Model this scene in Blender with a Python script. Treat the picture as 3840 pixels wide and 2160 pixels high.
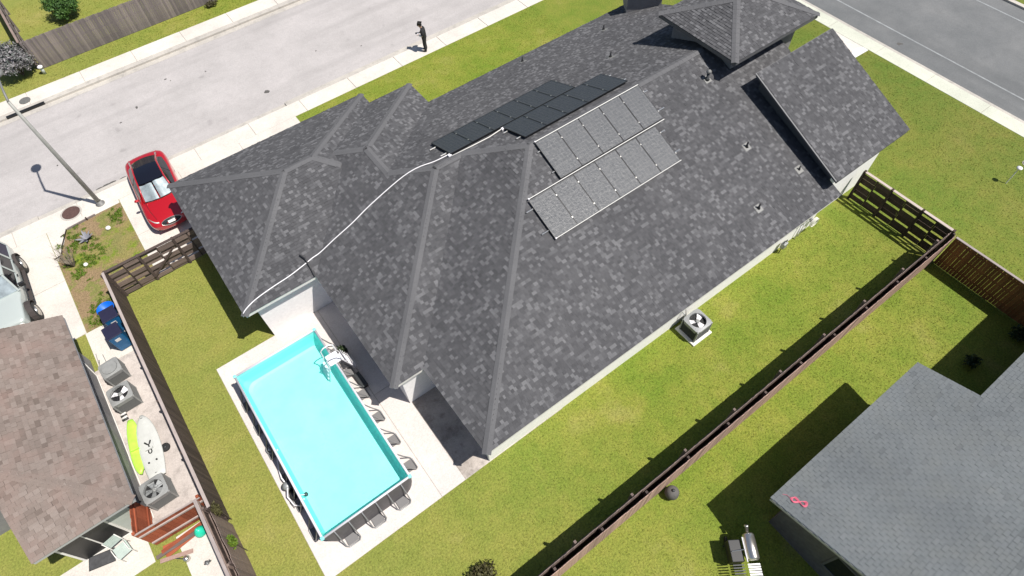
import bpy, bmesh, math, random
import numpy as np
from mathutils import Vector, Matrix
random.seed(7); RNG = np.random.default_rng(7)
for o in list(bpy.data.objects): bpy.data.objects.remove(o)
SC = bpy.context.scene
COL = SC.collection
R = math.radians

# ------------------------------------------------------------------ camera
cam = bpy.data.objects.new('camera', bpy.data.cameras.new('camera')); COL.objects.link(cam)
cam.data.sensor_width = 36.0; cam.data.lens = 36.0*2304.22/3840.0
cam.data.clip_start = 0.1; cam.data.clip_end = 2000
CR = Vector((0.80146118, -0.59730595, -0.0297587)); CU = Vector((0.51308792, 0.66118918, 0.54732957)); CF = Vector((0.30724708, 0.45393224, -0.83638792))
CAM = Vector((0, 0, 22.6))
cam.matrix_world = Matrix(((CR.x, CU.x, -CF.x, CAM.x), (CR.y, CU.y, -CF.y, CAM.y), (CR.z, CU.z, -CF.z, CAM.z), (0, 0, 0, 1)))
SC.camera = cam
# ------------------------------------------------------------------ light
SUN = Vector((0.31, -0.435, 1.0)).normalized()
wd = bpy.data.worlds.new('World'); SC.world = wd; wd.use_nodes = True
nt = wd.node_tree
sky = nt.nodes.new('ShaderNodeTexSky'); sky.sky_type = 'NISHITA'; sky.sun_disc = False
sky.sun_elevation = math.asin(SUN.z); sky.sun_rotation = math.atan2(SUN.x, SUN.y)
nt.links.new(sky.outputs[0], nt.nodes['Background'].inputs[0]); nt.nodes['Background'].inputs[1].default_value = 0.068
sl = bpy.data.lights.new('sun', 'SUN'); sl.energy = 4.6; sl.angle = R(0.53); sl.color = (1.0, 0.955, 0.89)
so = bpy.data.objects.new('sun', sl); COL.objects.link(so); so.rotation_euler = SUN.to_track_quat('Z', 'Y').to_euler(); so.location = (30, -30, 60)
SC.view_settings.view_transform = 'Standard'; SC.view_settings.look = 'None'; SC.view_settings.exposure = 0.42; SC.view_settings.gamma = 1.0
SC.view_settings.use_curve_mapping = False
SC.render.engine = 'CYCLES'

# ------------------------------------------------------------------ materials
M = {}
def new_mat(name):
    m = bpy.data.materials.new(name); m.use_nodes = True; M[name] = m
    return m, m.node_tree, m.node_tree.nodes['Principled BSDF']
def setin(b, k, v):
    if k in b.inputs: b.inputs[k].default_value = v
def c4(c): return (c[0], c[1], c[2], 1.0)
def noise(nt, co, scale, detail=4, rough=0.55):
    n = nt.nodes.new('ShaderNodeTexNoise'); n.inputs['Scale'].default_value = scale; n.inputs['Detail'].default_value = detail; n.inputs['Roughness'].default_value = rough
    nt.links.new(co, n.inputs['Vector']); return n.outputs['Fac']
def ramp(nt, fac, stops):
    r = nt.nodes.new('ShaderNodeValToRGB'); e = r.color_ramp.elements
    while len(e) < len(stops): e.new(0.5)
    for el, (p, c) in zip(e, stops): el.position = p; el.color = c4(c)
    nt.links.new(fac, r.inputs[0]); return r.outputs[0]
def mix(nt, fac, a, b, mode='MIX'):
    n = nt.nodes.new('ShaderNodeMix'); n.data_type = 'RGBA'; n.blend_type = mode
    for sock, v in ((n.inputs[0], fac), (n.inputs[6], a), (n.inputs[7], b)):
        if hasattr(v, 'default_value'): nt.links.new(v, sock)
        else: sock.default_value = v if isinstance(v, float) else c4(v)
    return n.outputs[2]
def mul(nt, a, b, op='MULTIPLY'):
    n = nt.nodes.new('ShaderNodeMath'); n.operation = op
    for s, v in ((n.inputs[0], a), (n.inputs[1], b)):
        if hasattr(v, 'default_value'): nt.links.new(v, s)
        else: s.default_value = v
    return n.outputs[0]
def bump(nt, b, h, strength=0.3, dist=0.02):
    n = nt.nodes.new('ShaderNodeBump'); n.inputs['Strength'].default_value = strength; n.inputs['Distance'].default_value = dist
    nt.links.new(h, n.inputs['Height']); nt.links.new(n.outputs[0], b.inputs['Normal'])
def pos(nt):
    return nt.nodes.new('ShaderNodeNewGeometry').outputs['Position']
def obco(nt):
    return nt.nodes.new('ShaderNodeTexCoord').outputs['Object']
def scaled(nt, co, s):
    n = nt.nodes.new('ShaderNodeMapping'); n.inputs['Scale'].default_value = s; nt.links.new(co, n.inputs['Vector']); return n.outputs[0]

def simple(name, col, rough=0.6, metal=0.0, var=0.0, scale=6.0, coat=0.0, spec=None, bmp=0.0):
    m, nt, b = new_mat(name)
    b.inputs['Roughness'].default_value = rough; b.inputs['Metallic'].default_value = metal
    setin(b, 'Coat Weight', coat); setin(b, 'Coat Roughness', 0.06)
    if spec is not None: setin(b, 'Specular IOR Level', spec)
    if var > 0:
        f = noise(nt, obco(nt), scale, 5)
        lo = [x*(1-var) for x in col]; hi = [min(1, x*(1+var)) for x in col]
        nt.links.new(ramp(nt, f, [(0.3, lo), (0.7, hi)]), b.inputs['Base Color'])
        if bmp: bump(nt, b, f, bmp, 0.01)
    else: b.inputs['Base Color'].default_value = c4(col)
    return m

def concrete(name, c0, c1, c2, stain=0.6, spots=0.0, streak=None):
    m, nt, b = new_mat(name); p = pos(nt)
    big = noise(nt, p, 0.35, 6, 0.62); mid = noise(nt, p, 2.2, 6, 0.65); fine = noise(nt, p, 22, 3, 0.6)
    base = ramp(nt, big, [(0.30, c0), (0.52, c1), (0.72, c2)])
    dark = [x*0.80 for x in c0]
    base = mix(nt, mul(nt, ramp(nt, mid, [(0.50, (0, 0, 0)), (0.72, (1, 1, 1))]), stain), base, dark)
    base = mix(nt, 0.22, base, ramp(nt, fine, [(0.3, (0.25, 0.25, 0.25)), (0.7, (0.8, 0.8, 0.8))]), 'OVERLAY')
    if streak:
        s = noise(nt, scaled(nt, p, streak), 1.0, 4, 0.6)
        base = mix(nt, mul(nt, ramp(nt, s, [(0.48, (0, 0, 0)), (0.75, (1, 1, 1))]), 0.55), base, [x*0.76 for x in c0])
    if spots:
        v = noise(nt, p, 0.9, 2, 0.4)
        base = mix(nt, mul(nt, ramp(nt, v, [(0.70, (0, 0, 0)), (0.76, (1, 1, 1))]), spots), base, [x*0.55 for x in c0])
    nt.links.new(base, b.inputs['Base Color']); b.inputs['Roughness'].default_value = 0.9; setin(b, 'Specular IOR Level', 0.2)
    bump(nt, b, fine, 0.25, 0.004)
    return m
concrete('deck_concrete', (0.52, 0.475, 0.452), (0.595, 0.545, 0.515), (0.64, 0.585, 0.555), 0.3)
concrete('walk_concrete', (0.49, 0.455, 0.415), (0.58, 0.54, 0.49), (0.63, 0.59, 0.54), 0.3)
concrete('street_concrete', (0.35, 0.33, 0.322), (0.395, 0.372, 0.364), (0.43, 0.403, 0.395), 0.25, 0.35, (0.05, 0.9, 1))
concrete('gutter_concrete', (0.36, 0.34, 0.31), (0.44, 0.41, 0.37), (0.50, 0.47, 0.42), 0.8)
concrete('yard_concrete', (0.36, 0.32, 0.295), (0.48, 0.43, 0.40), (0.57, 0.52, 0.475), 0.9, 0.3)
concrete('side_walk_pale', (0.44, 0.45, 0.38), (0.52, 0.53, 0.45), (0.56, 0.56, 0.49), 0.25)
concrete('asphalt', (0.126, 0.131, 0.134), (0.150, 0.154, 0.156), (0.178, 0.180, 0.180), 0.25, 0.0, (0.5, 0.03, 1))
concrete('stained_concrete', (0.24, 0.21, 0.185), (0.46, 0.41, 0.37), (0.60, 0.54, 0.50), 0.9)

def grass_mat(name, kind=0, blades=False):
    m, nt, b = new_mat(name); p = pos(nt)
    big = noise(nt, p, 0.28, 6, 0.62); mid = noise(nt, p, 1.3, 5, 0.65); fine = noise(nt, p, 14, 4, 0.7); fin2 = noise(nt, p, 45, 2, 0.6)
    dry = (0.290, 0.262, 0.075); ye = (0.210, 0.226, 0.034); gr = (0.126, 0.190, 0.017); dk = (0.088, 0.146, 0.012); br = (0.235, 0.165, 0.090)
    if kind == 0:
        a = ramp(nt, big, [(0.34, gr), (0.47, [(x+y)/2 for x, y in zip(gr, ye)]), (0.57, ye), (0.68, dry)])
        c = ramp(nt, mid, [(0.25, dk), (0.45, gr), (0.60, ye), (0.80, dry)])
        base = mix(nt, 0.30, a, c)
        sx = nt.nodes.new('ShaderNodeSeparateXYZ'); nt.links.new(p, sx.inputs[0])      # roadside lawn greener, its dimmer exposure painted in; the strip by the deck is drier
        mr = nt.nodes.new('ShaderNodeMapRange'); mr.inputs[1].default_value = 18; mr.inputs[2].default_value = 32; nt.links.new(sx.outputs[0], mr.inputs[0])
        base = mix(nt, mul(nt, mr.outputs[0], 0.8), base, mix(nt, 0.5, ramp(nt, mid, [(0.3, (0.082, 0.138, 0.016)), (0.7, (0.150, 0.155, 0.028))]), ramp(nt, big, [(0.35, (0.080, 0.130, 0.018)), (0.65, (0.155, 0.145, 0.030))])))
        ml = nt.nodes.new('ShaderNodeMapRange'); ml.inputs[1].default_value = 9; ml.inputs[2].default_value = -4; nt.links.new(sx.outputs[0], ml.inputs[0])
        base = mix(nt, mul(nt, ml.outputs[0], 0.36), base, mix(nt, mid, (0.27, 0.24, 0.072), (0.32, 0.275, 0.11)))
    else:
        a = ramp(nt, big, [(0.32, gr), (0.42, ye), (0.48, br), (0.75, (0.28, 0.20, 0.115))])
        c = ramp(nt, mid, [(0.28, dk), (0.42, gr), (0.50, br), (0.80, (0.27, 0.195, 0.11))])
        base = mix(nt, 0.55, a, c)
    base = mix(nt, 0.62, base, ramp(nt, fine, [(0.30, (0.2, 0.2, 0.2)), (0.5, (0.5, 0.5, 0.5)), (0.72, (0.80, 0.80, 0.80))]), 'OVERLAY')
    base = mix(nt, 0.25, base, ramp(nt, fin2, [(0.30, (0.2, 0.2, 0.2)), (0.70, (0.8, 0.8, 0.8))]), 'OVERLAY')
    if blades:
        isl = nt.nodes.new('ShaderNodeNewGeometry').outputs['Random Per Island']
        base = mix(nt, 1.0, base, ramp(nt, isl, [(0.0, (0.74, 0.78, 0.68)), (0.5, (1.02, 1.02, 1.0)), (1.0, (1.32, 1.28, 1.25))]), 'MULTIPLY')
        setin(b, 'Subsurface Weight', 0.0)
    nt.links.new(base, b.inputs['Base Color']); b.inputs['Roughness'].default_value = 0.8; setin(b, 'Specular IOR Level', 0.25)
    if not blades: bump(nt, b, fine, 0.6, 0.05)
    return m
grass_mat('lawn'); grass_mat('lawn_blades', 0, True); grass_mat('bed_soil', 1); 

def wood(name, c0, c1, along=(1, 1, 12), rough=0.85, scale=1.0):
    m, nt, b = new_mat(name); co = obco(nt)
    g = noise(nt, scaled(nt, co, (along[0]*scale, along[1]*scale, along[2]*scale)), 3.0, 6, 0.7)
    oi = nt.nodes.new('ShaderNodeObjectInfo').outputs['Random']
    base = ramp(nt, g, [(0.28, c0), (0.72, c1)])
    base = mix(nt, 1.0, base, ramp(nt, oi, [(0.0, (0.72, 0.72, 0.74)), (1.0, (1.22, 1.2, 1.18))]), 'MULTIPLY')
    nt.links.new(base, b.inputs['Base Color']); b.inputs['Roughness'].default_value = rough; setin(b, 'Specular IOR Level', 0.2)
    bump(nt, b, g, 0.35, 0.006); return m
wood('grey_wood', (0.16, 0.135, 0.13), (0.24, 0.21, 0.20), (6, 6, 0.6))
wood('brown_wood', (0.055, 0.040, 0.036), (0.115, 0.088, 0.078), (6, 6, 0.6))
wood('pink_wood', (0.33, 0.21, 0.17), (0.47, 0.33, 0.28), (6, 6, 0.6))
wood('dark_wood', (0.035, 0.026, 0.020), (0.085, 0.062, 0.048), (6, 6, 0.6))
wood('weathered_wood', (0.13, 0.095, 0.080), (0.27, 0.21, 0.185), (0.6, 6, 6))
wood('cap_wood', (0.30, 0.25, 0.23), (0.46, 0.40, 0.37), (1, 6, 6))
wood('red_wood', (0.23, 0.055, 0.028), (0.36, 0.11, 0.055), (0.8, 5, 5))
wood('rust_brown_wood', (0.140, 0.062, 0.024), (0.250, 0.122, 0.050), (6, 6, 0.6))

def shingle_mat(name, lo, mid, hi, tint=None):
    m, nt, b = new_mat(name); at = nt.nodes.new('ShaderNodeAttribute'); at.attribute_name = 'tone'
    p = pos(nt); f = noise(nt, p, 60, 3, 0.7); bg = noise(nt, p, 0.45, 4, 0.6)
    base = ramp(nt, at.outputs['Fac'], [(0.0, lo), (0.5, mid), (1.0, hi)])
    base = mix(nt, 0.45, base, ramp(nt, f, [(0.25, (0.22, 0.22, 0.22)), (0.75, (0.8, 0.8, 0.8))]), 'OVERLAY')
    base = mix(nt, 0.30, base, ramp(nt, bg, [(0.3, (0.30, 0.30, 0.31)), (0.7, (0.68, 0.67, 0.66))]), 'OVERLAY')
    if tint: 
        t2 = noise(nt, p, 1.1, 3, 0.6)
        base = mix(nt, mul(nt, ramp(nt, t2, [(0.45, (0, 0, 0)), (0.7, (1, 1, 1))]), 0.5), base, tint)
    nt.links.new(base, b.inputs['Base Color']); b.inputs['Roughness'].default_value = 0.9; setin(b, 'Specular IOR Level', 0.25)
    bump(nt, b, f, 0.5, 0.004); return m
shingle_mat('charcoal_shingle', (0.062, 0.062, 0.066), (0.086, 0.086, 0.091), (0.138, 0.138, 0.144))
shingle_mat('cap_shingle', (0.098, 0.098, 0.103), (0.110, 0.110, 0.115), (0.124, 0.124, 0.129))
shingle_mat('blue_grey_shingle', (0.105, 0.115, 0.119), (0.142, 0.156, 0.162), (0.165, 0.177, 0.182), (0.156, 0.165, 0.160))
shingle_mat('brown_shingle', (0.120, 0.094, 0.080), (0.195, 0.158, 0.138), (0.245, 0.205, 0.182), (0.240, 0.165, 0.142))

simple('roof_deck', (0.05, 0.05, 0.052), 0.9)
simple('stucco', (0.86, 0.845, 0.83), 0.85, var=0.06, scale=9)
simple('grey_wall', (0.21, 0.205, 0.21), 0.85, var=0.12, scale=3)
simple('sage_wall', (0.42, 0.45, 0.41), 0.85, var=0.05)
simple('dark_wall', (0.10, 0.095, 0.09), 0.85, var=0.2)
simple('fascia_grey', (0.40, 0.40, 0.41), 0.6)
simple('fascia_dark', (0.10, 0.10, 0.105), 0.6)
simple('white_trim', (0.70, 0.69, 0.66), 0.55)
simple('trim_grey', (0.16, 0.16, 0.165), 0.6)
simple('black_void', (0.012, 0.012, 0.012), 0.4)
simple('window_glass', (0.015, 0.017, 0.02), 0.06)
simple('white_plastic', (0.78, 0.76, 0.78), 0.4, var=0.04)
simple('off_white', (0.70, 0.68, 0.64), 0.6, var=0.05)
simple('grey_metal', (0.30, 0.31, 0.31), 0.45, 0.3, var=0.08)
simple('dark_metal', (0.045, 0.048, 0.05), 0.5, 0.2)
simple('galv_metal', (0.19, 0.19, 0.185), 0.6, 0.25, var=0.12, scale=3)
simple('lamp_metal', (0.30, 0.30, 0.28), 0.6, 0.2, var=0.12, scale=3)
simple('steel', (0.62, 0.60, 0.56), 0.28, 0.9, var=0.05)
simple('ac_shell', (0.28, 0.285, 0.29), 0.5, 0.1, var=0.05)
simple('ac_coil', (0.055, 0.058, 0.058), 0.6, 0.2)
simple('ac_shell_old', (0.27, 0.275, 0.27), 0.6, 0.1, var=0.12)
simple('ac_coil_old', (0.12, 0.122, 0.12), 0.7)
simple('black_plastic', (0.018, 0.018, 0.020), 0.45)
simple('navy_plastic', (0.020, 0.019, 0.045), 0.42, var=0.1)
simple('blue_plastic', (0.012, 0.115, 0.27), 0.42, var=0.08)
simple('bright_blue_plastic', (0.006, 0.13, 0.62), 0.35)
simple('rubber', (0.02, 0.02, 0.02), 0.85)
simple('red_paint', (0.42, 0.006, 0.012), 0.30, 0.15, coat=1.0)
simple('mint_paint', (0.40, 0.44, 0.425), 0.28, 0.0, coat=0.8)
simple('car_glass', (0.008, 0.009, 0.016), 0.04)
simple('sunshade', (0.50, 0.53, 0.56), 0.35, 0.5, var=0.22, scale=4)
simple('headlamp', (0.80, 0.78, 0.74), 0.12)
simple('flare_brown', (0.045, 0.036, 0.034), 0.8)
simple('kayak_green', (0.45, 0.80, 0.09), 0.4, var=0.1)
simple('kayak_white', (0.52, 0.53, 0.51), 0.45, var=0.05)
simple('teal_plastic', (0.02, 0.56, 0.36), 0.4, var=0.15)
simple('orange_plastic', (0.75, 0.28, 0.03), 0.5)
simple('pink_string', (0.75, 0.16, 0.24), 0.7)
simple('skin', (0.45, 0.27, 0.19), 0.55)
simple('black_cloth', (0.018, 0.018, 0.021), 0.9, var=0.3, scale=9)
simple('hair', (0.012, 0.010, 0.009), 0.7)
simple('pool_grey', (0.085, 0.080, 0.085), 0.6, var=0.12)
simple('pool_rim', (0.60, 0.58, 0.62), 0.45)
simple('pool_tube', (0.24, 0.245, 0.25), 0.4, 0.3)
simple('pool_pad', (0.17, 0.165, 0.165), 0.7)
simple('liner_dark', (0.03, 0.30, 0.28), 0.5)
simple('manhole_brown', (0.085, 0.045, 0.038), 0.8, var=0.25, scale=14)
simple('manhole_grey', (0.12, 0.12, 0.115), 0.8, var=0.2, scale=14)
simple('road_paint', (0.235, 0.245, 0.25), 0.8, var=0.2, scale=3)
simple('tar', (0.09, 0.085, 0.08), 0.9)
simple('sage_chair', (0.40, 0.47, 0.43), 0.6, var=0.1)
simple('charcoal_mat', (0.055, 0.055, 0.058), 0.9, var=0.25)
simple('paper', (0.75, 0.73, 0.68), 0.7)
simple('bark', (0.10, 0.075, 0.055), 0.9, var=0.3)
simple('dry_twig', (0.20, 0.17, 0.13), 0.9, var=0.2)
def leaf_mat(name, a, b_):
    m, nt, b = new_mat(name); isl = nt.nodes.new('ShaderNodeNewGeometry').outputs['Random Per Island']
    nt.links.new(ramp(nt, isl, [(0, a), (1, b_)]), b.inputs['Base Color']); b.inputs['Roughness'].default_value = 0.65; setin(b, 'Specular IOR Level', 0.3)
leaf_mat('leaf_green', (0.018, 0.055, 0.012), (0.075, 0.150, 0.030))
leaf_mat('leaf_silver', (0.08, 0.10, 0.085), (0.30, 0.275, 0.29))
leaf_mat('leaf_dark', (0.012, 0.030, 0.010), (0.045, 0.070, 0.025))
leaf_mat('leaf_maroon', (0.035, 0.030, 0.012), (0.090, 0.085, 0.030))
leaf_mat('leaf_weed', (0.055, 0.115, 0.010), (0.15, 0.21, 0.022))
leaf_mat('agave_leaf', (0.14, 0.15, 0.17), (0.27, 0.27, 0.30))
# pool liner: printed pale cyan floor
m, nt, b = new_mat('liner'); p = pos(nt)
f = noise(nt, p, 1.2, 5, 0.6); f2 = noise(nt, p, 9, 4, 0.6)
base = ramp(nt, f, [(0.30, (0.30, 0.70, 0.675)), (0.5, (0.335, 0.735, 0.71)), (0.70, (0.36, 0.76, 0.735))])
base = mix(nt, mul(nt, ramp(nt, mul(nt, f, f2), [(0.29, (0, 0, 0)), (0.42, (1, 1, 1))]), 0.5), base, (0.28, 0.56, 0.53))
f3 = noise(nt, p, 0.55, 5, 0.6)
base = mix(nt, mul(nt, ramp(nt, f3, [(0.54, (0, 0, 0)), (0.68, (1, 1, 1))]), 0.5), base, (0.40, 0.64, 0.58))
nt.links.new(base, b.inputs['Base Color']); b.inputs['Roughness'].default_value = 0.6
simple('liner_wall', (0.24, 0.69, 0.665), 0.5)
# water: clear tinted film with fresnel sheen
m, nt, b = new_mat('water'); nt.nodes.remove(b)
tr = nt.nodes.new('ShaderNodeBsdfTransparent'); tr.inputs[0].default_value = (0.86, 1.0, 0.99, 1)
gl = nt.nodes.new('ShaderNodeBsdfGlossy'); gl.inputs['Roughness'].default_value = 0.12; gl.inputs[0].default_value = (1, 1, 1, 1)
fr = nt.nodes.new('ShaderNodeFresnel'); fr.inputs[0].default_value = 1.33
wv = noise(nt, pos(nt), 3.5, 3, 0.5); bn = nt.nodes.new('ShaderNodeBump'); bn.inputs['Strength'].default_value = 0.3; bn.inputs['Distance'].default_value = 0.05
nt.links.new(wv, bn.inputs['Height']); nt.links.new(bn.outputs[0], gl.inputs['Normal']); nt.links.new(bn.outputs[0], fr.inputs['Normal'])
mx = nt.nodes.new('ShaderNodeMixShader'); nt.links.new(fr.outputs[0], mx.inputs[0]); nt.links.new(tr.outputs[0], mx.inputs[1]); nt.links.new(gl.outputs[0], mx.inputs[2])
nt.links.new(mx.outputs[0], nt.nodes['Material Output'].inputs[0])
# car screen glass: thin clear
m, nt, b = new_mat('clear_glass'); nt.nodes.remove(b)
tr = nt.nodes.new('ShaderNodeBsdfTransparent'); tr.inputs[0].default_value = (0.86, 0.9, 0.9, 1)
gl = nt.nodes.new('ShaderNodeBsdfGlossy'); gl.inputs['Roughness'].default_value = 0.03
fr = nt.nodes.new('ShaderNodeFresnel'); fr.inputs[0].default_value = 1.5
mx = nt.nodes.new('ShaderNodeMixShader'); nt.links.new(fr.outputs[0], mx.inputs[0]); nt.links.new(tr.outputs[0], mx.inputs[1]); nt.links.new(gl.outputs[0], mx.inputs[2])
nt.links.new(mx.outputs[0], nt.nodes['Material Output'].inputs[0])
# solar glass: dark cells under pebbled glass
m, nt, b = new_mat('solar_glass'); co = obco(nt)
br = nt.nodes.new('ShaderNodeTexBrick'); br.offset = 0.0; br.inputs['Scale'].default_value = 1.0
br.inputs['Brick Width'].default_value = 0.166; br.inputs['Row Height'].default_value = 0.166; br.inputs['Mortar Size'].default_value = 0.010
br.inputs['Color1'].default_value = (0.018, 0.023, 0.032, 1); br.inputs['Color2'].default_value = (0.022, 0.027, 0.037, 1); br.inputs['Mortar'].default_value = (0.052, 0.056, 0.062, 1)
nt.links.new(co, br.inputs['Vector']); nt.links.new(br.outputs[0], b.inputs['Base Color'])
peb = noise(nt, pos(nt), 11, 6, 0.8)
rr = nt.nodes.new('ShaderNodeMapRange'); rr.inputs[1].default_value = 0.3; rr.inputs[2].default_value = 0.7; rr.inputs[3].default_value = 0.32; rr.inputs[4].default_value = 0.64
nt.links.new(peb, rr.inputs[0]); nt.links.new(rr.outputs[0], b.inputs['Roughness']); bump(nt, b, peb, 0.6, 0.025); setin(b, 'Specular IOR Level', 0.72)
simple('panel_frame', (0.02, 0.021, 0.024), 0.4, 0.3)

# ------------------------------------------------------------------ mesh helpers
class MB:
    def __init__(s): s.v = []; s.f = []; s.t = []
    def add(s, vs, fs, tone=None):
        n = len(s.v); s.v += [tuple(v) for v in vs]; s.f += [tuple(i+n for i in f) for f in fs]
        if tone is not None: s.t += [tone]*len(vs)
    def box(s, x0, y0, z0, x1, y1, z1, Mx=None, tone=None):
        vs = [Vector(p) for p in ((x0,y0,z0),(x1,y0,z0),(x1,y1,z0),(x0,y1,z0),(x0,y0,z1),(x1,y0,z1),(x1,y1,z1),(x0,y1,z1))]
        if Mx is not None: vs = [Mx @ v for v in vs]
        s.add(vs, ((3,2,1,0),(4,5,6,7),(0,1,5,4),(1,2,6,5),(2,3,7,6),(3,0,4,7)), tone); return s
    def cbox(s, x0, y0, z0, x1, y1, z1, c=0.02, Mx=None):     # chamfered box
        bm = bmesh.new(); bmesh.ops.create_cube(bm, size=1)
        for v in bm.verts: v.co = Vector(((x0+x1)/2+v.co.x*(x1-x0), (y0+y1)/2+v.co.y*(y1-y0), (z0+z1)/2+v.co.z*(z1-z0)))
        bmesh.ops.bevel(bm, geom=bm.edges[:], offset=c, segments=2, affect='EDGES', profile=0.5)
        bm.verts.index_update()
        s.add([(Mx @ v.co) if Mx is not None else v.co for v in bm.verts], [[v.index for v in f.verts] for f in bm.faces]); bm.free(); return s
    def cyl(s, p0, p1, r0, r1=None, n=10, caps=True):
        p0, p1 = Vector(p0), Vector(p1); r1 = r0 if r1 is None else r1
        d = (p1-p0).normalized(); a = d.orthogonal().normalized(); b = d.cross(a)
        vs = []
        for p, r in ((p0, r0), (p1, r1)):
            for i in range(n):
                t = 2*math.pi*i/n; vs.append(p+a*(r*math.cos(t))+b*(r*math.sin(t)))
        fs = [(i, (i+1) % n, n+(i+1) % n, n+i) for i in range(n)]
        if caps: fs += [tuple(range(n-1, -1, -1)), tuple(range(n, 2*n))]
        s.add(vs, fs); return s
    def tube(s, pts, r, n=8):
        pts = [Vector(p) for p in pts]; rings = []
        a = None
        for i, p in enumerate(pts):
            d = (pts[min(i+1, len(pts)-1)]-pts[max(i-1, 0)]).normalized()
            if a is None: a = d.orthogonal().normalized()
            a = (a-d*a.dot(d)).normalized(); b = d.cross(a)
            rr = r[i] if isinstance(r, (list, tuple)) else r
            rings.append([p+a*(rr*math.cos(2*math.pi*k/n))+b*(rr*math.sin(2*math.pi*k/n)) for k in range(n)])
        vs = [v for q in rings for v in q]; fs = []
        for i in range(len(pts)-1):
            for k in range(n): fs.append((i*n+k, i*n+(k+1) % n, (i+1)*n+(k+1) % n, (i+1)*n+k))
        fs += [tuple(range(n-1, -1, -1)), tuple((len(pts)-1)*n+k for k in range(n))]
        s.add(vs, fs); return s
    def lathe(s, prof, n=20, Mx=None, caps=True):
        vs = []
        for r, z in prof:
            for k in range(n):
                v = Vector((r*math.cos(2*math.pi*k/n), r*math.sin(2*math.pi*k/n), z)); vs.append(Mx @ v if Mx is not None else v)
        fs = []
        for i in range(len(prof)-1):
            for k in range(n): fs.append((i*n+k, i*n+(k+1) % n, (i+1)*n+(k+1) % n, (i+1)*n+k))
        if caps: fs += [tuple(range(n-1, -1, -1)), tuple((len(prof)-1)*n+k for k in range(n))]
        s.add(vs, fs); return s
    def prism(s, poly, z0, z1, Mx=None):
        n = len(poly); vs = [Vector((p[0], p[1], z0)) for p in poly]+[Vector((p[0], p[1], z1)) for p in poly]
        if Mx is not None: vs = [Mx @ v for v in vs]
        s.add(vs, [tuple(range(n-1, -1, -1)), tuple(range(n, 2*n))]+[(i, (i+1) % n, n+(i+1) % n, n+i) for i in range(n)]); return s
    def mesh(s, name, mat, smooth=False):
        me = bpy.data.meshes.new(name); me.from_pydata(s.v, [], s.f); me.materials.append(M[mat])
        if s.t:
            a = me.attributes.new('tone', 'FLOAT', 'POINT'); a.data.foreach_set('value', s.t)
        if smooth: me.polygons.foreach_set('use_smooth', [True]*len(me.polygons))
        me.update(); return me
    def build(s, name, mat, parent=None, smooth=False, loc=None, rz=0):
        o = bpy.data.objects.new(name, s.mesh(name, mat, smooth)); COL.objects.link(o); o.parent = parent
        if loc: o.location = loc
        if rz: o.rotation_euler = (0, 0, rz)
        return o
def tag(o, label=None, cat=None, group=None, kind=None):
    if label: o['label'] = label
    if cat: o['category'] = cat
    if group: o['group'] = group
    if kind: o['kind'] = kind
    return o
def thing(name, label, cat, loc=(0, 0, 0), rz=0, group=None):
    o = bpy.data.objects.new(name, None); o.empty_display_size = 0.1; COL.objects.link(o); o.location = loc; o.rotation_euler = (0, 0, rz)
    return tag(o, label, cat, group)
def piece(name, me, mx, parent):
    o = bpy.data.objects.new(name, me); COL.objects.link(o); o.parent = parent; o.matrix_local = mx; return o
def TR(x, y, z, rz=0, sx=1, sy=1, sz=1): return Matrix.Translation((x, y, z)) @ Matrix.Rotation(rz, 4, 'Z') @ Matrix.Diagonal((sx, sy, sz, 1))
def copy_tree(o, parent=None):
    c = o.copy(); COL.objects.link(c); c.parent = parent
    for ch in list(o.children): copy_tree(ch, c)
    return c
def poly_sheet(name, pts, z, mat, parent=None):
    b = MB(); b.add([(x, y, z) for x, y in pts], [tuple(range(len(pts)))]); return b.build(name, mat, parent)
def slab(name, x0, y0, x1, y1, z0, z1, mat, parent=None): return MB().box(x0, y0, z0, x1, y1, z1).build(name, mat, parent)
def structure(o): o['kind'] = 'structure'; return o

# ================================================================== setting
structure(MB().box(-700, -700, -0.6, 700, 700, -0.17).build('ground', 'lawn'))
structure(slab('lawn', -80, -60, 34.2, 28.5, -0.168, 0.0, 'lawn'))
far_lawn = structure(slab('far_lawn', -80, 40.2, 34.2, 130, -0.168, 0.0, 'lawn'))
structure(slab('street', -80, 29.95, 35.45, 38.6, -0.168, -0.12, 'street_concrete'))
structure(slab('gutter', -80, 38.22, 35.4, 38.6, -0.119, -0.112, 'gutter_concrete'))
near_walk = structure(slab('sidewalk', -80, 28.5, 34.2, 29.6, -0.168, -0.012, 'gutter_concrete'))
far_walk = structure(slab('far_sidewalk', -80, 38.95, 34.2, 40.2, -0.168, -0.012, 'gutter_concrete'))
def slabs(parent, x0, x1, y0, y1, n, z, mat, along='x', gap=0.025, zb=-0.011):
    L = ((x1-x0) if along == 'x' else (y1-y0))/n
    lx, ly = (L-gap, y1-y0-0.01) if along == 'x' else (x1-x0-0.01, L-gap)
    me = MB().cbox(-lx/2, -ly/2, zb, lx/2, ly/2, z, 0.008).mesh('slab', mat)
    for i in range(n):
        cx, cy = ((x0+L*(i+.5)), (y0+y1)/2) if along == 'x' else ((x0+x1)/2, y0+L*(i+.5))
        piece('slab', me, Matrix.Translation((cx, cy, random.uniform(-0.004, 0.002))), parent)
slabs(near_walk, -18, 33.8, 28.5, 29.6, 17, 0.02, 'walk_concrete'); slabs(far_walk, -18, 33.8, 38.95, 40.2, 17, 0.02, 'walk_concrete')
nk = structure(MB().box(-80, 29.602, -0.168, -7.6, 29.95, 0.0).box(-7.6, 29.602, -0.168, 5.65, 29.95, -0.075).box(5.65, 29.602, -0.168, 34.2, 29.95, 0.008).build('kerb', 'gutter_concrete'))
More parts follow.
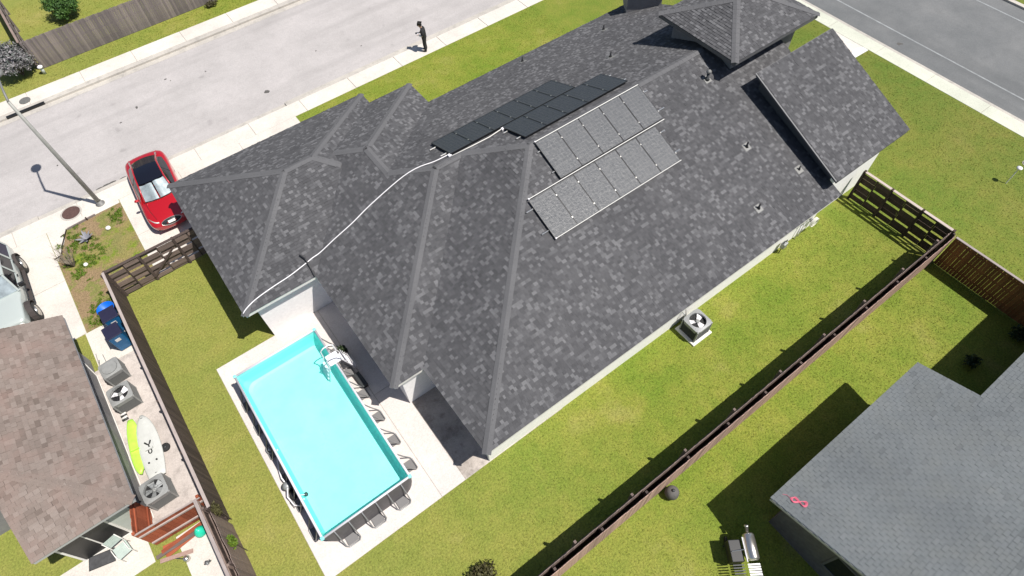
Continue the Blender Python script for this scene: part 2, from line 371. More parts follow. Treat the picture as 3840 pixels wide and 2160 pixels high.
fk = structure(MB().box(-80, 38.6, -0.168, -7.2, 38.95, 0.0).box(-5.15, 38.6, -0.168, 34.2, 38.95, 0.005).box(-7.2, 38.78, -0.168, -5.15, 38.95, 0.0).build('far_kerb', 'gutter_concrete'))
inlet = thing('storm_drain', 'black kerb inlet slot of storm drain with grey lid in far pavement', 'drain', (-6.1, 38.6, 0))
MB().box(-1.1, 0.0, -0.11, 0.95, 0.17, -0.005).build('opening', 'black_void', inlet)
MB().lathe([(0.30, 0.0), (0.30, 0.03), (0.27, 0.036)], 20).build('lid', 'manhole_grey', inlet, loc=(0.1, 0.85, 0.02))
# main road to the right
structure(slab('main_road', 35.45, -90, 44.7, 150, -0.168, -0.115, 'asphalt'))
bw = structure(slab('roadside_walk', 34.2, -60, 35.15, 29.6, -0.168, -0.012, 'gutter_concrete'))
slabs(bw, 34.2, 35.15, -10, 28.4, 12, 0.015, 'side_walk_pale', 'y')
structure(slab('roadside_kerb', 35.155, -60, 35.45, 29.6, -0.168, -0.06, 'gutter_concrete'))
structure(slab('opposite_kerb', 44.7, -90, 45.0, 150, -0.168, 0.0, 'gutter_concrete'))
structure(slab('opposite_verge', 45.0, -90, 120, 150, -0.168, -0.01, 'lawn'))
structure(slab('lane_line', 37.02, -60, 37.13, 29, -0.1145, -0.111, 'road_paint')); structure(slab('opposite_lane_line', 43.45, -60, 43.56, 29, -0.1145, -0.111, 'road_paint'))
wk = structure(slab('front_walk', 25.6, 12.85, 34.19, 15.2, -0.02, 0.008, 'gutter_concrete')); slabs(wk, 25.6, 34.19, 12.85, 15.2, 5, 0.018, 'walk_concrete', zb=0.0081)
pd = thing('meter_pad', 'white rounded concrete pad at walk corner beside road grass', 'pad', (33.5, 13.02, 0.018)); MB().prism([(-.62,-.2),(.6,-.24),(.62,.1),(.35,.26),(-.1,.28),(-.6,.1)], 0, 0.04).build('slab', 'white_trim', pd)
MB().lathe([(0.14, 0.0), (0.14, 0.01), (0.12, 0.013)], 16).build('lid', 'off_white', pd, loc=(0.2, 0, 0.04))
# home paving
dr = structure(slab('driveway', -4.03, 22.7, 5.65, 28.5, -0.02, 0.004, 'gutter_concrete'))
slabs(dr, -4.03, -1.0, 22.7, 28.5, 2, 0.022, 'walk_concrete', 'y', zb=0.0041); slabs(dr, -0.99, 5.65, 24.4, 28.5, 2, 0.022, 'walk_concrete', 'x', zb=0.0041)
dk = structure(slab('pool_deck', -3.7, 6.58, 6.5, 16.5, -0.02, 0.012, 'gutter_concrete'))
slabs(dk, -3.7, 0.925, 6.58, 16.5, 1, 0.03, 'deck_concrete', zb=0.0121); slabs(dk, 0.935, 1.95, 6.58, 16.5, 2, 0.03, 'deck_concrete', 'y', 0.02, zb=0.0121)
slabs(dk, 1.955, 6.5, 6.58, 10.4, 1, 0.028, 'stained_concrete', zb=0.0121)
# neighbour paving on the left
nd = structure(slab('neighbour_driveway', -13, 21.6, -7.52, 28.5, -0.02, 0.004, 'gutter_concrete')); slabs(nd, -13, -7.52, 21.6, 28.5, 2, 0.022, 'walk_concrete', 'y', zb=0.0041)
slabs(nd, -7.6, -5.62, 19.5, 21.6, 1, 0.02, 'walk_concrete', zb=-0.01)
structure(slab('side_yard', -7.9, 11.35, -5.62, 19.49, -0.02, 0.016, 'yard_concrete'))
structure(slab('back_patio', -14, 10.75, -8.2, 12.3, -0.02, 0.02, 'walk_concrete')); structure(slab('back_slab', -7.35, 4, -6.05, 11.1, -0.02, 0.024, 'walk_concrete'))
structure(poly_sheet('planting_bed', [(-7.5, 21.62), (-5.62, 21.62), (-5.62, 22.55), (-4.05, 22.6), (-4.05, 28.25), (-5.3, 28.2), (-6.7, 28.1), (-7.5, 26.3)], 0.006, 'bed_soil'))
structure(poly_sheet('walk_corner', [(-6.7, 28.11), (-5.3, 28.21), (-4.05, 28.26), (-4.05, 28.5), (-7.5, 28.5), (-7.5, 26.35), (-6.95, 27.4)], 0.014, 'walk_concrete'))
mh = thing('manhole', 'round rusty brown manhole lid in the near pavement by the lamp post', 'manhole', (-6.19, 29.08, 0.016))
MB().lathe([(0.50, 0.0), (0.50, 0.012), (0.46, 0.016)], 28).build('rim', 'gutter_concrete', mh); MB().lathe([(0.42, 0.0), (0.42, 0.02), (0.40, 0.024)], 28).build('lid', 'manhole_brown', mh)
# small marks on the street
for i, (x, y, s) in enumerate([(1.05, 36.4, .09), (1.25, 36.1, .05), (-1.1, 35.0, .13), (-2.2, 34.3, .08), (5.3, 31.6, .22), (9.2, 33.2, .07), (11.6, 31.9, .06), (-5.9, 33.1, .06), (3.2, 35.6, .07), (36.2, 12.1, .2)]):
    o = MB().prism([(s*math.cos(a)*random.uniform(.6, 1.3), s*math.sin(a)*random.uniform(.3, .8)) for a in np.linspace(0, 6.28, 9)[:-1]], 0, 0.006).build('tar_patch', 'tar', None, loc=(x, y, -0.119), rz=random.uniform(0, 3))
    where = ['by far kerb, left of pair', 'by far kerb, right of pair', 'mid street left of centre', 'mid street, nearest lamp side', 'longest one near the near kerb', 'small one in mid street above roof', 'small one beside the standing person', 'at far left by lamp shadow', 'small one by far lane', 'on the grey main road'][i]
    tag(o, 'dark tar patch on the road surface, '+where, 'tar patch', 'tar patches on the roads')
for i, x in enumerate([-4.6, -4.25, -3.95, -3.4, -7.9, -8.4]):
    o = MB().lathe([(0.17, 0), (0.13, 0.012), (0.03, 0.018)], 9).build('dirt_clump', 'tar', None, loc=(x, 30.02+random.uniform(-.04, .04), -0.119)); o.scale = (1.2, .5, 1)
    tag(o, 'dark dirt clump in the near gutter, '+['nearest the lamp post foot', 'second from the lamp post', 'third from the lamp post', 'closest to the red car', 'right one by neighbour driveway', 'leftmost by neighbour driveway'][i], 'dirt clump', 'dirt clumps along the near gutter')

# ================================================================== roofs
CAMV = np.array([0, 0, 22.6])
def tab_unit(mat, tone):
    b = MB(); vs = [(0,0,0),(1,0,0),(1,1,0),(0,1,0),(0,0,1),(1,0,1),(1,1,.25),(0,1,.25)]
    b.add(vs, ((4,5,6,7),(0,1,5,4),(1,2,6,5),(3,0,4,7),(2,3,7,6)), tone); return b.mesh('shingle', mat)
class Roof:
    """collects shingle tabs of several planes, then links the nearest 300 singly and the rest as one part"""
    def __init__(s, parent, mat, env, tones, course=0.128, wmin=.08, wmax=.20, thick=.015, fill=.985, tv=1.6, regular=0):
        s.p, s.mat, s.env, s.tones, s.course, s.wmin, s.wmax, s.th = parent, mat, env, tones, course, wmin, wmax, thick; s.tabs = []; s.fill = fill; s.tv = tv; s.reg = regular
    def plane(s, O, eu, ev, L, vmax, step=0.03, lo=-0.07, hi=0.006):
        O, eu, ev = np.array(O, float), np.array(eu, float), np.array(ev, float)
        nv = int(vmax/s.course)+1; us = np.arange(0, L+1e-6, step)
        for j in range(nv):
            v0 = j*s.course; vm = v0+s.course/2
            P = O+us[:, None]*eu+vm*ev
            d = P[:, 2]-s.env(P[:, 0], P[:, 1]); ok = (d <= hi) & (d >= lo); near = np.zeros(len(us), bool)
            for dv in (-.13, .13):
                Q = P+dv*ev; near |= np.abs(Q[:, 2]-s.env(Q[:, 0], Q[:, 1])) < max(.012, hi)
            ok &= near
            if not ok.any(): continue
            idx = np.flatnonzero(np.diff(np.concatenate(([0], ok.astype(int), [0]))))
            for a, b in zip(idx[::2], idx[1::2]):
                ua, ub = us[a], us[b-1]+step
                u = ua-random.uniform(0, s.wmax) if not s.reg else math.floor(ua/s.reg)*s.reg-(j % 2)*s.reg/2
                while u < ub:
                    w = s.reg or random.uniform(s.wmin, s.wmax); x0, x1 = max(u, ua), min(u+w, ub); u += w
                    if x1-x0 < .02: continue
                    s.tabs.append((O+x0*eu+v0*ev, eu, ev, x1-x0, s.tones()))
    def finish(s, n_single=300):
        T = s.tabs; D = np.array([np.linalg.norm(t[0]-CAMV) for t in T])-np.array([t[3] for t in T])*2
        order = np.argsort(D); single = set(order[:n_single].tolist()); big = MB(); cache = {}
        for i, (P, eu, ev, w, tone) in enumerate(T):
            n = np.cross(eu, ev); th = s.th*(s.tv if random.random() < .25 else 1.0)*random.uniform(.8, 1.2)
            if i in single:
                key = round(tone*6)
                if key not in cache: cache[key] = tab_unit(s.mat, key/6)
                mx = Matrix(((eu[0]*w*s.fill, ev[0]*s.course*1.02, n[0]*th, P[0]), (eu[1]*w*s.fill, ev[1]*s.course*1.02, n[1]*th, P[1]), (eu[2]*w*s.fill, ev[2]*s.course*1.02, n[2]*th, P[2]), (0,0,0,1)))
                piece('shingle', cache[key], mx, s.p)
            else:
                a, b_ = P, P+eu*w*s.fill; c, d = b_+ev*s.course*1.02, a+ev*s.course*1.02; h = n*th
                big.add([a, b_, c, d, a+h, b_+h, c+h*.25, d+h*.25], ((4,5,6,7),(0,1,5,4),(1,2,6,5),(3,0,4,7)), tone)
        o = big.build('shingles', s.mat, s.p); o['kind'] = 'stuff'
def cap_mesh(drop, half=.16, L=.26, th=.008, mat='cap_shingle'):
    b = MB(); vs = []
    for y, t in ((0, th), (L, th*.4)):
        vs += [(-half, y, -drop*half), (0, y, 0), (half, y, -drop*half), (-half, y, -drop*half+t), (0, y, t), (half, y, -drop*half+t)]
    b.add(vs, ((3,4,10,9),(4,5,11,10),(0,1,4,3),(1,2,5,4),(0,3,9,6),(5,2,8,11),(6,9,10,7),(7,10,11,8)), 0.5); return b.mesh('ridge_cap', mat)
def cap_line(a, b, drop, parent, exposure=.15, limit=[0], mat='cap_shingle', half=.16):
    a, b = Vector(a), Vector(b)
    if a.z > b.z: a, b = b, a          # start low, lap upward
    d = (b-a); L = d.length; d.normalize(); s = Vector((d.y, -d.x, 0)).normalized(); n = s.cross(d)
    me = cap_mesh(drop, half, mat=mat)
    for i in range(int(L/exposure)):
        p = a+d*(i*exposure)+n*.022
        mx = Matrix(((s.x, d.x, n.x, p.x), (s.y, d.y, n.y, p.y), (s.z, d.z, n.z, p.z), (0,0,0,1)))
        piece('ridge_cap', me, mx, parent)

K = .39; TH = math.atan(K); CT, ST = math.cos(TH), math.sin(TH); Z0 = 2.5
house = thing('house', 'single storey house with large charcoal shingle hip roof and white stucco walls', 'house', (3.05, 6.6, 0))
house.location = (0, 0, 0)
# eave rectangles: x0,x1,y0,y1 (None = gable / buried end)
RM = (2.75, None, 6.12, 22.15); R2 = (1.5, None, 10.07, 22.15); RN = (1.5, 10.65, 10.07, 23.95); R3 = (-1.55, 8.35, 16.18, 24.8)
XE = 24.1
def hipz(r, x, y):
    x0, x1, y0, y1 = r; d = np.minimum(x-x0, np.minimum(y-y0, y1-y))
    if x1 is not None: d = np.minimum(d, x1-x)
    return Z0+K*d
def env(x, y):
    z = np.maximum.reduce([hipz(r, x, y) for r in (RM, R2, RN, R3)])
    under = (x > 21.28) & (y < 11.33)
    return np.where((x > XE) | under, -5, z)
def tones_dark():
    r = random.random()
    return random.uniform(0, .38) if r < .56 else (random.uniform(.35, .65) if r < .82 else random.uniform(.72, 1))
roof = MB()
def hip_solid(b, x0, x1, y0, y1, z0, k, dz=-.03, gable_e=False):
    h = min((y1-y0)/2, (x1-x0)/2 if not gable_e else 99); z = z0+dz; zt = z+k*h
    if (y1-y0) <= (x1-x0) or gable_e:
        ym = (y0+y1)/2; a, c = (x0+h, ym, zt), ((x1 if gable_e else x1-h), ym, zt)
        b.add([(x0,y0,z),(x1,y0,z),(x1,y1,z),(x0,y1,z),a,c], ((0,1,5,4),(1,2,5),(2,3,4,5),(3,0,4)))
    else:
        xm = (x0+x1)/2; a, c = (xm, y0+h, zt), (xm, y1-h, zt)
        b.add([(x0,y0,z),(x1,y0,z),(x1,y1,z),(x0,y1,z),a,c], ((0,1,4),(1,2,5,4),(2,3,5),(3,0,4,5)))
zz = lambda y: Z0-.03+K*(min(y, 28.27-y)-6.14)
roof.add([(x, y, zz(y)) for x, y in ((2.77,6.14),(21.28,6.14),(21.28,11.35),(24.08,11.35),(24.08,14.135),(10.765,14.135),(24.08,22.13),(2.77,22.13))], ((0,1,2,3,4,5),(4,6,7,5),(7,0,5)))
hip_solid(roof, 1.52, 15.5, 10.09, 22.10, Z0, K, -.035)
hip_solid(roof, 1.52, 10.63, 10.10, 23.93, Z0, K, -.04); hip_solid(roof, -1.53, 8.33, 16.20, 24.78, Z0, K, -.032)
roof_o = roof.build('roof', 'roof_deck', house)
RF = Roof(roof_o, 'charcoal_shingle', env, tones_dark)
SE_, NW_, SW_, NE_ = (0, CT, ST), (0, -CT, ST), (CT, 0, ST), (-CT, 0, ST)
RF.plane((2.75, 6.12, Z0), (1,0,0), SE_, 21.4, 8.1/CT)                 # main SE
RF.plane((2.75, 22.15, Z0), (0,-1,0), SW_, 16.1, 8.1/CT)               # main SW
RF.plane((XE, 22.15, Z0), (-1,0,0), NW_, 23, 8.1/CT)                   # main NW
RF.plane((1.5, 23.95, Z0), (0,-1,0), SW_, 13.9, 6.1/CT)                # stepped SW
RF.plane((1.5, 10.07, Z0), (1,0,0), SE_, 8.5, 6.1/CT)                  # stepped SE
RF.plane((10.65, 10.07, Z0), (0,1,0), NE_, 13.9, 4.7/CT); RF.plane((10.65, 23.95, Z0), (-1,0,0), NW_, 9.2, 4.7/CT)
RF.plane((-1.55, 24.8, Z0), (0,-1,0), SW_, 8.7, 4.4/CT); RF.plane((-1.55, 16.18, Z0), (1,0,0), SE_, 9.9, 4.4/CT)
RF.plane((8.35, 24.8, Z0), (-1,0,0), NW_, 9.9, 4.4/CT); RF.plane((8.35, 16.18, Z0), (0,1,0), NE_, 8.7, 4.4/CT)
RF.finish(300)
hz = lambda d: Z0+K*d
HD, RD = K*.7071, K
caps = [((2.75,6.12,Z0),(10.765,14.135,hz(8.015)),HD), ((10.765,14.135,hz(8.015)),(8.79,16.11,hz(6.04)),HD), ((1.5,10.07,Z0),(7.54,16.11,hz(6.04)),HD),
        ((7.54,16.11,hz(6.04)),(8.79,16.11,hz(6.04)),RD), ((7.54,16.11,hz(6.04)),(6.075,17.575,hz(4.575)),HD), ((6.075,17.575,hz(4.575)),(6.075,19.375,hz(4.575)),RD),
        ((10.65,23.95,Z0),(6.075,19.375,hz(4.575)),HD), ((6.075,19.375,hz(4.575)),(4.95,20.5,hz(3.45)),HD),
        ((8.35,24.8,Z0),(4.04,20.49,hz(4.31)),HD), ((-1.55,16.18,Z0),(2.76,20.49,hz(4.31)),HD), ((-1.55,24.8,Z0),(2.76,20.49,hz(4.31)),HD),
        ((2.76,20.49,hz(4.31)),(4.04,20.49,hz(4.31)),RD), ((4.04,20.49,hz(4.31)),(4.9,19.63,hz(3.45)),HD), ((10.765,14.135,hz(8.015)),(20.4,14.135,hz(8.015)),RD)]
for a, b, d in caps: cap_line(a, b, d, roof_o, exposure=.25)
# fascia boards under the eaves
def fascia(b, pts, w=.015, h=.15, z=Z0-.036):
    (xa, ya), (xb, yb) = pts
    b.box(min(xa, xb)-w, min(ya, yb)-w, z-h, max(xa, xb)+w, max(ya, yb)+w, z)
fb = MB()
for seg in ([(2.79,6.16),(21.2,6.16)], [(2.79,6.2),(2.79,10.05)], [(1.56,10.11),(2.7,10.11)], [(1.54,10.14),(1.54,16.15)], [(-1.5,16.22),(1.5,16.22)], [(-1.5,16.25),(-1.5,24.75)], [(-1.45,24.75),(8.3,24.75)], [(8.3,24.0),(8.3,24.7)], [(8.4,23.9),(10.6,23.9)], [(10.6,22.2),(10.6,23.85)], [(10.7,22.1),(24.0,22.1)]):
    fascia(fb, seg)
fb.build('fascia', 'off_white', house)
# soffit sheet closes the eaves from below
sf = MB()
for r in ((2.8,6.2,21.2,22.05),(21.2,11.4,24.0,22.04),(1.56,10.15,9,22.0),(1.56,10.16,10.58,23.85),(-1.48,16.26,8.28,24.7)): sf.box(r[0], r[1], 2.37, r[2], r[3], 2.39+random.uniform(0,.008))
sf.build('soffit', 'off_white', house)
# walls
wb = MB(); wb.box(6.5, 6.6, 0, 21.29, 21.7, 2.375).box(21.29, 11.45, 0, 23.75, 21.69, 2.36).build('wall', 'stucco', house)
MB().box(1.9, 10.36, 0, 10.2, 23.5, 2.374).build('wall', 'stucco', house); MB().box(-1.08, 16.5, 0, 7.9, 24.35, 2.373).build('wall', 'stucco', house)
MB().box(3.05, 6.602, 0, 6.5, 6.72, 2.372).build('wall', 'stucco', house)
def opening(parent, name, cx, cy, w, h, z, face, frame='white_trim', glass='window_glass'):
    """window or door on a wall; face is the outward axis, flush-mounted frame 3 cm proud"""
    e = {'-y': 0, '+y': math.pi, '-x': -math.pi/2, '+x': math.pi/2}[face]
    f = MB(); t = .07
    f.box(-w/2-t, -.03, z-t, w/2+t, .01, z).box(-w/2-t, -.03, z+h, w/2+t, .01, z+h+t).box(-w/2-t, -.03, z, -w/2, .01, z+h).box(w/2, -.03, z, w/2+t, .01, z+h).box(-.02, -.028, z, .02, .01, z+h)
    o = f.build(name, frame, parent, loc=(cx, cy, 0), rz=e)
    MB().box(-w/2, -.012, z, w/2, -.004, z+h).build('pane', glass, o); return o
for x in (8.6, 11.2, 16.8): opening(house, 'window', x, 6.6, 1.3, 1.0, 1.0, '-y')
opening(house, 'window', -1.08, 20.2, 1.2, 1.0, 1.0, '-x'); opening(house, 'window', 1.9, 13.2, 1.8, 2.0, 0.05, '-x'); opening(house, 'door', 6.5, 8.4, 1.6, 2.05, 0.04, '-x')
gd = MB(); 
for i in range(4): gd.box(-2.4, -.05, .03+i*.53, 2.4, -.02, .53+i*.53)
gd.build('garage_door', 'off_white', house, loc=(3.2, 24.35, 0), rz=math.pi)
# raised roof on the right
XL, XR, YL, YH, ZL, KH = 20.95, 25.85, 6.45, 11.62, 3.32, .435
rs = MB(); zt = ZL+KH*(YH-YL)
rs.add([(XL,YL,ZL-.02),(XR,YL,ZL-.02),(XR,YH,zt-.02),(XL,YH,zt-.02),(XL,YL,ZL-.2),(XR,YL,ZL-.2),(XR,YH,zt-.2),(XL,YH,zt-.2)], ((0,1,2,3),(4,7,6,5),(0,4,5,1),(1,5,6,2),(2,6,7,3),(3,7,4,0)))
raised = rs.build('raised_roof', 'fascia_dark', house)
c2, s2 = math.cos(math.atan(KH)), math.sin(math.atan(KH))
R5 = Roof(raised, 'charcoal_shingle', lambda x, y: np.where((x > XR) | (y > YH), -9, ZL+KH*(y-YL)), tones_dark); R5.plane((XL-.02, YL-.03, ZL-.01), (1,0,0), (0,c2,s2), XR-XL+.05, (YH-YL)/c2+.02, lo=-.2, hi=.03)
R5.finish(0)
ww = MB(); ww.add([(21.3,6.85,0),(25.4,6.85,0),(25.4,11.5,0),(21.3,11.5,0),(21.3,6.85,ZL+KH*.4-.205),(25.4,6.85,ZL+KH*.4-.205),(25.4,11.5,ZL+KH*5.05-.205),(21.3,11.5,ZL+KH*5.05-.205)], ((0,1,5,4),(1,2,6,5),(2,3,7,6)))
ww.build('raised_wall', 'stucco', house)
wd_ = MB(); wd_.add([(21.3,6.85,0),(21.3,11.5,0),(21.3,11.5,ZL+KH*5.05-.205),(21.3,6.85,ZL+KH*.4-.205)], ((0,3,2,1),)); wd_.build('raised_side_wall', 'fascia_dark', house)  # stucco wall painted dark to carry the black shadow strip beside the rake
fr_ = MB()      # thin dark drip edge along the left rake
fr_.add([(XL-.035,YL,ZL-.06),(XL-.005,YL,ZL-.06),(XL-.005,YH,zt-.06),(XL-.035,YH,zt-.06),(XL-.035,YL,ZL+.0),(XL-.005,YL,ZL+.0),(XL-.005,YH,zt+.0),(XL-.035,YH,zt+.0)], ((0,3,2,1),(4,5,6,7),(0,1,5,4),(1,2,6,5),(2,3,7,6),(3,0,4,7)))
fr_.build('drip_edge', 'fascia_dark', raised)
ls = MB(); ls.add([(XL-.10,YL,ZL-.03),(XL-.04,YL,ZL-.03),(XL-.04,YH,zt-.03),(XL-.10,YH,zt-.03),(XL-.10,YL,ZL-.01),(XL-.04,YL,ZL-.01),(XL-.04,YH,zt-.01),(XL-.10,YH,zt-.01)], ((0,3,2,1),(4,5,6,7),(0,1,5,4),(1,2,6,5),(2,3,7,6),(3,0,4,7))); ls.build('rake_trim', 'trim_grey', raised)
# tower block with its own hip roof
TX0, TX1, TY0, TY1, TZ = 20.12, 25.55, 12.26, 16.78, 6.05
tb = MB(); hip_solid(tb, TX0+.01, TX1-.01, TY0+.01, TY1-.01, TZ, K, -.03); tb.box(TX0+.02, TY0+.02, TZ-.2, TX1-.02, TY1-.02, TZ-.035); tower = tb.build('tower_roof', 'fascia_dark', house)
def tenv(x, y): return TZ+K*np.minimum(np.minimum(x-TX0, TX1-x), np.minimum(y-TY0, TY1-y))
R6 = Roof(tower, 'charcoal_shingle', tenv, tones_dark)
for O, eu, ev, L in (((TX0,TY0,TZ),(1,0,0),SE_,TX1-TX0), ((TX0,TY1,TZ),(0,-1,0),SW_,TY1-TY0), ((TX1,TY1,TZ),(-1,0,0),NW_,TX1-TX0), ((TX1,TY0,TZ),(0,1,0),NE_,TY1-TY0)): R6.plane(O, eu, ev, L, 2.35/CT)
R6.finish(0)
hh = (TY1-TY0)/2; ym = (TY0+TY1)/2
for a, b, d in (((TX0,TY0,TZ),(TX0+hh,ym,TZ+K*hh),HD), ((TX0,TY1,TZ),(TX0+hh,ym,TZ+K*hh),HD), ((TX1,TY0,TZ),(TX1-hh,ym,TZ+K*hh),HD), ((TX1,TY1,TZ),(TX1-hh,ym,TZ+K*hh),HD), ((TX0+hh,ym,TZ+K*hh),(TX1-hh,ym,TZ+K*hh),RD)): cap_line(a, b, d, tower, exposure=.25)
MB().box(20.75, 12.8, 2.4, 25.05, 16.3, TZ-.21).build('tower_wall', 'grey_wall', house)
MB().box(20.70, 13.5, 4.95, 20.748, 14.9, 5.7).build('vent_panel', 'fascia_dark', house)
# small raised entry block at the top of the roof
eb = MB(); Me = Matrix.Translation((23.3, 20.5, 0)) @ Matrix.Rotation(R(-38), 4, 'Z')
eb.box(-.9, 0, 2.6, .9, 1.9, 3.9, Me).build('entry_wall', 'grey_wall', house); MB().box(-1.05, -.12, 3.9, 1.05, 2.05, 4.0, Me).build('entry_roof', 'fascia_grey', house)

# ================================================================== things on the roof
ORD = ['first', 'second', 'third', 'fourth', 'fifth', 'sixth']
def se_pt(x, y, o=0): n = Vector((0, -ST, CT)); return Vector((x, y, Z0+K*(y-6.12)))+n*o
def nw_pt(x, y, o=0): n = Vector((0, ST, CT)); return Vector((x, y, Z0+K*(22.15-y)))+n*o
PW, PL = 1.075, 1.745
pf = MB(); t = .018
pf.box(0, 0, 0, PW, t, .04).box(0, PL-t, 0, PW, PL, .04).box(0, t, 0, t, PL-t, .04).box(PW-t, t, 0, PW, PL-t, .04).box(t, t, .001, PW-t, PL-t, .012)
pf_me = pf.mesh('frame', 'panel_frame'); pg_me = MB().box(t, t, .013, PW-t, PL-t, .035).mesh('glass', 'solar_glass')
cl_me = MB().cbox(-.025, -.03, .0, .025, .03, .012, .004).mesh('clamp', 'steel')
def panel_row(x0, n, ylow, side, labels, group, pitch=1.088):
    for i in range(n):
        if side == 'SE': P = se_pt(x0+i*pitch, ylow, .10); ex, ey, ez = Vector((1,0,0)), Vector(SE_), Vector((0,-ST,CT))
        else: P = nw_pt(x0+i*pitch+PW, ylow, .10); ex, ey, ez = Vector((-1,0,0)), Vector(NW_), Vector((0,ST,CT))
        o = thing('solar_panel', labels(i), 'solar panel', group=group)
        o.matrix_world = Matrix(((ex.x, ey.x, ez.x, P.x), (ex.y, ey.y, ez.y, P.y), (ex.z, ey.z, ez.z, P.z), (0,0,0,1)))
        piece('frame', pf_me, Matrix.Identity(4), o); piece('glass', pg_me, Matrix.Identity(4), o)
        for yy in (.35, PL-.35): piece('clamp', cl_me, Matrix.Translation((PW+.006 if side == 'SE' else -.006, yy, .04)), o)
panel_row(9.28, 6, 10.70, 'SE', lambda i: ORD[i]+' from left of six glinting solar panels in lowest row, near roof slope', 'lowest row of six glinting panels')
panel_row(10.93, 5, 12.44, 'SE', lambda i: ORD[i]+' from left of five glinting solar panels just below the ridge', 'upper row of five glinting panels')
panel_row(10.92, 5, 16.20, 'NW', lambda i: ORD[i]+' from left of five dark solar panels right behind the ridge', 'dark panels right behind the ridge')
panel_row(8.40, 6, 17.88, 'NW', lambda i: ORD[i]+' from left of six dark solar panels in the farthest row', 'farthest row of six dark panels')
def rail(name, label, pts_fn, x0, x1, y):
    r = thing(name, label, 'rail', group='solar mounting rails')
    a, b = pts_fn(x0, y, .065), pts_fn(x1, y, .065)
    MB().tube([a, b], .028, 6).build('bar', 'steel', r)
    for i in range(5):
        x = x0+.2+(x1-x0-.4)*i/4; f = pts_fn(x, y, .0); g = pts_fn(x, y, .05); MB().cyl(f, g, .035, .03, 8).build('foot', 'grey_metal', r)
for y, nm, x0, x1 in ((11.08, 'lower rail under lowest glinting panel row', 8.95, 16.1), (12.02, 'upper rail under lowest glinting panel row', 8.95, 16.1), (12.8, 'lower rail under upper glinting panel row', 10.8, 16.75), (13.72, 'upper rail under upper glinting panel row', 10.8, 16.6)): rail('mounting_rail', 'silver '+nm, se_pt, x0, x1, y)
for y, nm, x0, x1 in ((14.9, 'nearer rail under dark panels behind ridge', 10.7, 16.55), (15.8, 'farther rail under dark panels behind ridge', 10.7, 16.55), (16.6, 'nearer rail under farthest dark panel row', 8.1, 14.95), (17.5, 'farther rail under farthest dark panel row', 8.1, 14.95)): rail('mounting_rail', 'silver '+nm, nw_pt, x0, x1, y)
# bright edge trims seen along the panel rows
for i, (y, x0, x1, lab) in enumerate(((10.69, 9.28, 15.82, 'along bottom of lowest panel row'), (12.385, 9.3, 16.36, 'between the two glinting panel rows'), (14.09, 10.93, 16.36, 'along top of upper glinting row'))):
    o = thing('edge_trim', 'thin pale metal edge trim '+lab, 'trim', group='panel edge trims'); MB().tube([se_pt(x0, y, .125), se_pt((x0+x1)/2, y, .125), se_pt(x1, y, .125)], .017, 6).build('strip', 'white_trim', o)
    MB().cbox(-.03, -.03, -.02, .03, .03, .02, .006, Matrix.Translation(se_pt(x0+.03, y, .13))).build('end_cap', 'white_plastic', o)
# vent pipes
def vent(P, n, lab, hgt=.28, r=.04, big=False):
    o = thing('vent_pipe', lab, 'vent', tuple(P), group='roof vent pipes')
    q = n.to_track_quat('Z', 'Y').to_matrix().to_4x4()
    MB().cbox(-.17, -.17, .0, .17, .17, .022, .006, q).build('flashing', 'galv_metal', o)
    MB().lathe([(r*2, .01), (r*1.3, .1), (r, .11), (r, hgt), (r*.7, hgt), (r*.7, hgt-.03)], 12).build('pipe', 'black_plastic' if not big else 'dark_metal', o, True)
    if big: MB().lathe([(.03, hgt+.0), (.11, hgt+.03), (.12, hgt+.08), (.05, hgt+.15)], 14).build('cowl', 'galv_metal', o, True)
NSE, NNW = Vector((0,-ST,CT)), Vector((0,ST,CT))
vent(nw_pt(20.44, 20.46), NNW, 'thin vent pipe on far slope nearest the front eave corner'); vent(nw_pt(18.05, 17.43), NNW, 'thin vent pipe on far slope beyond the dark panels'); vent(nw_pt(15.92, 21.46), NNW, 'thin vent pipe standing at the far eave edge')
vent(se_pt(19.44, 12.92), NSE, 'capped dark exhaust vent beside the tower wall', .34, .06, True); vent(se_pt(18.9, 9.77), NSE, 'vent pipe with pale flashing mid slope right of panels'); vent(se_pt(17.47, 7.54), NSE, 'vent pipe with pale flashing low on slope near eave'); vent(se_pt(20.33, 7.88), NSE, 'small vent pipe in the shadow of the raised roof', .2, .03)
# conduit running over the hips
def sw2(x, y, o=.03): return (x, y, Z0+K*(x-1.5)+o)
cz = lambda x, y: (x, y, float(env(np.array([x]), np.array([y]))[0])+.045)
cp = [nw_pt(8.38, 16.35, .09)]+[cz(x, y) for x, y in ((7.75, 16.5), (7.0, 16.72), (6.2, 16.88), (4.74, 16.93), (3.84, 16.88), (2.9, 16.9), (2.16, 16.88), (1.8, 16.84), (1.47, 16.78), (1.1, 16.72), (.6, 16.65), (-.1, 16.6), (-.9, 16.5), (-1.45, 16.34))]+[(-1.60, 16.28, Z0-.12)]
sp = []
cv = [Vector(c) for c in cp]
for i in range(len(cv)-1):
    p0, p1, p2, p3 = cv[max(i-1,0)], cv[i], cv[i+1], cv[min(i+2,len(cv)-1)]
    for t in (0, .25, .5, .75): sp.append(.5*((2*p1)+(p2-p0)*t+(2*p0-5*p1+4*p2-p3)*t*t+(3*p1-p0-3*p2+p3)*t**3))
sp.append(cv[-1])
cd = thing('conduit', 'long white flexible conduit snaking across the left roof hips', 'conduit'); MB().tube(sp, .021, 8).build('tube', 'white_plastic', cd, True)
MB().cbox(-.07, -.07, -.05, .07, .07, .06, .015, Matrix.Translation(nw_pt(8.36, 16.3, .05))).build('junction_box', 'white_plastic', cd)
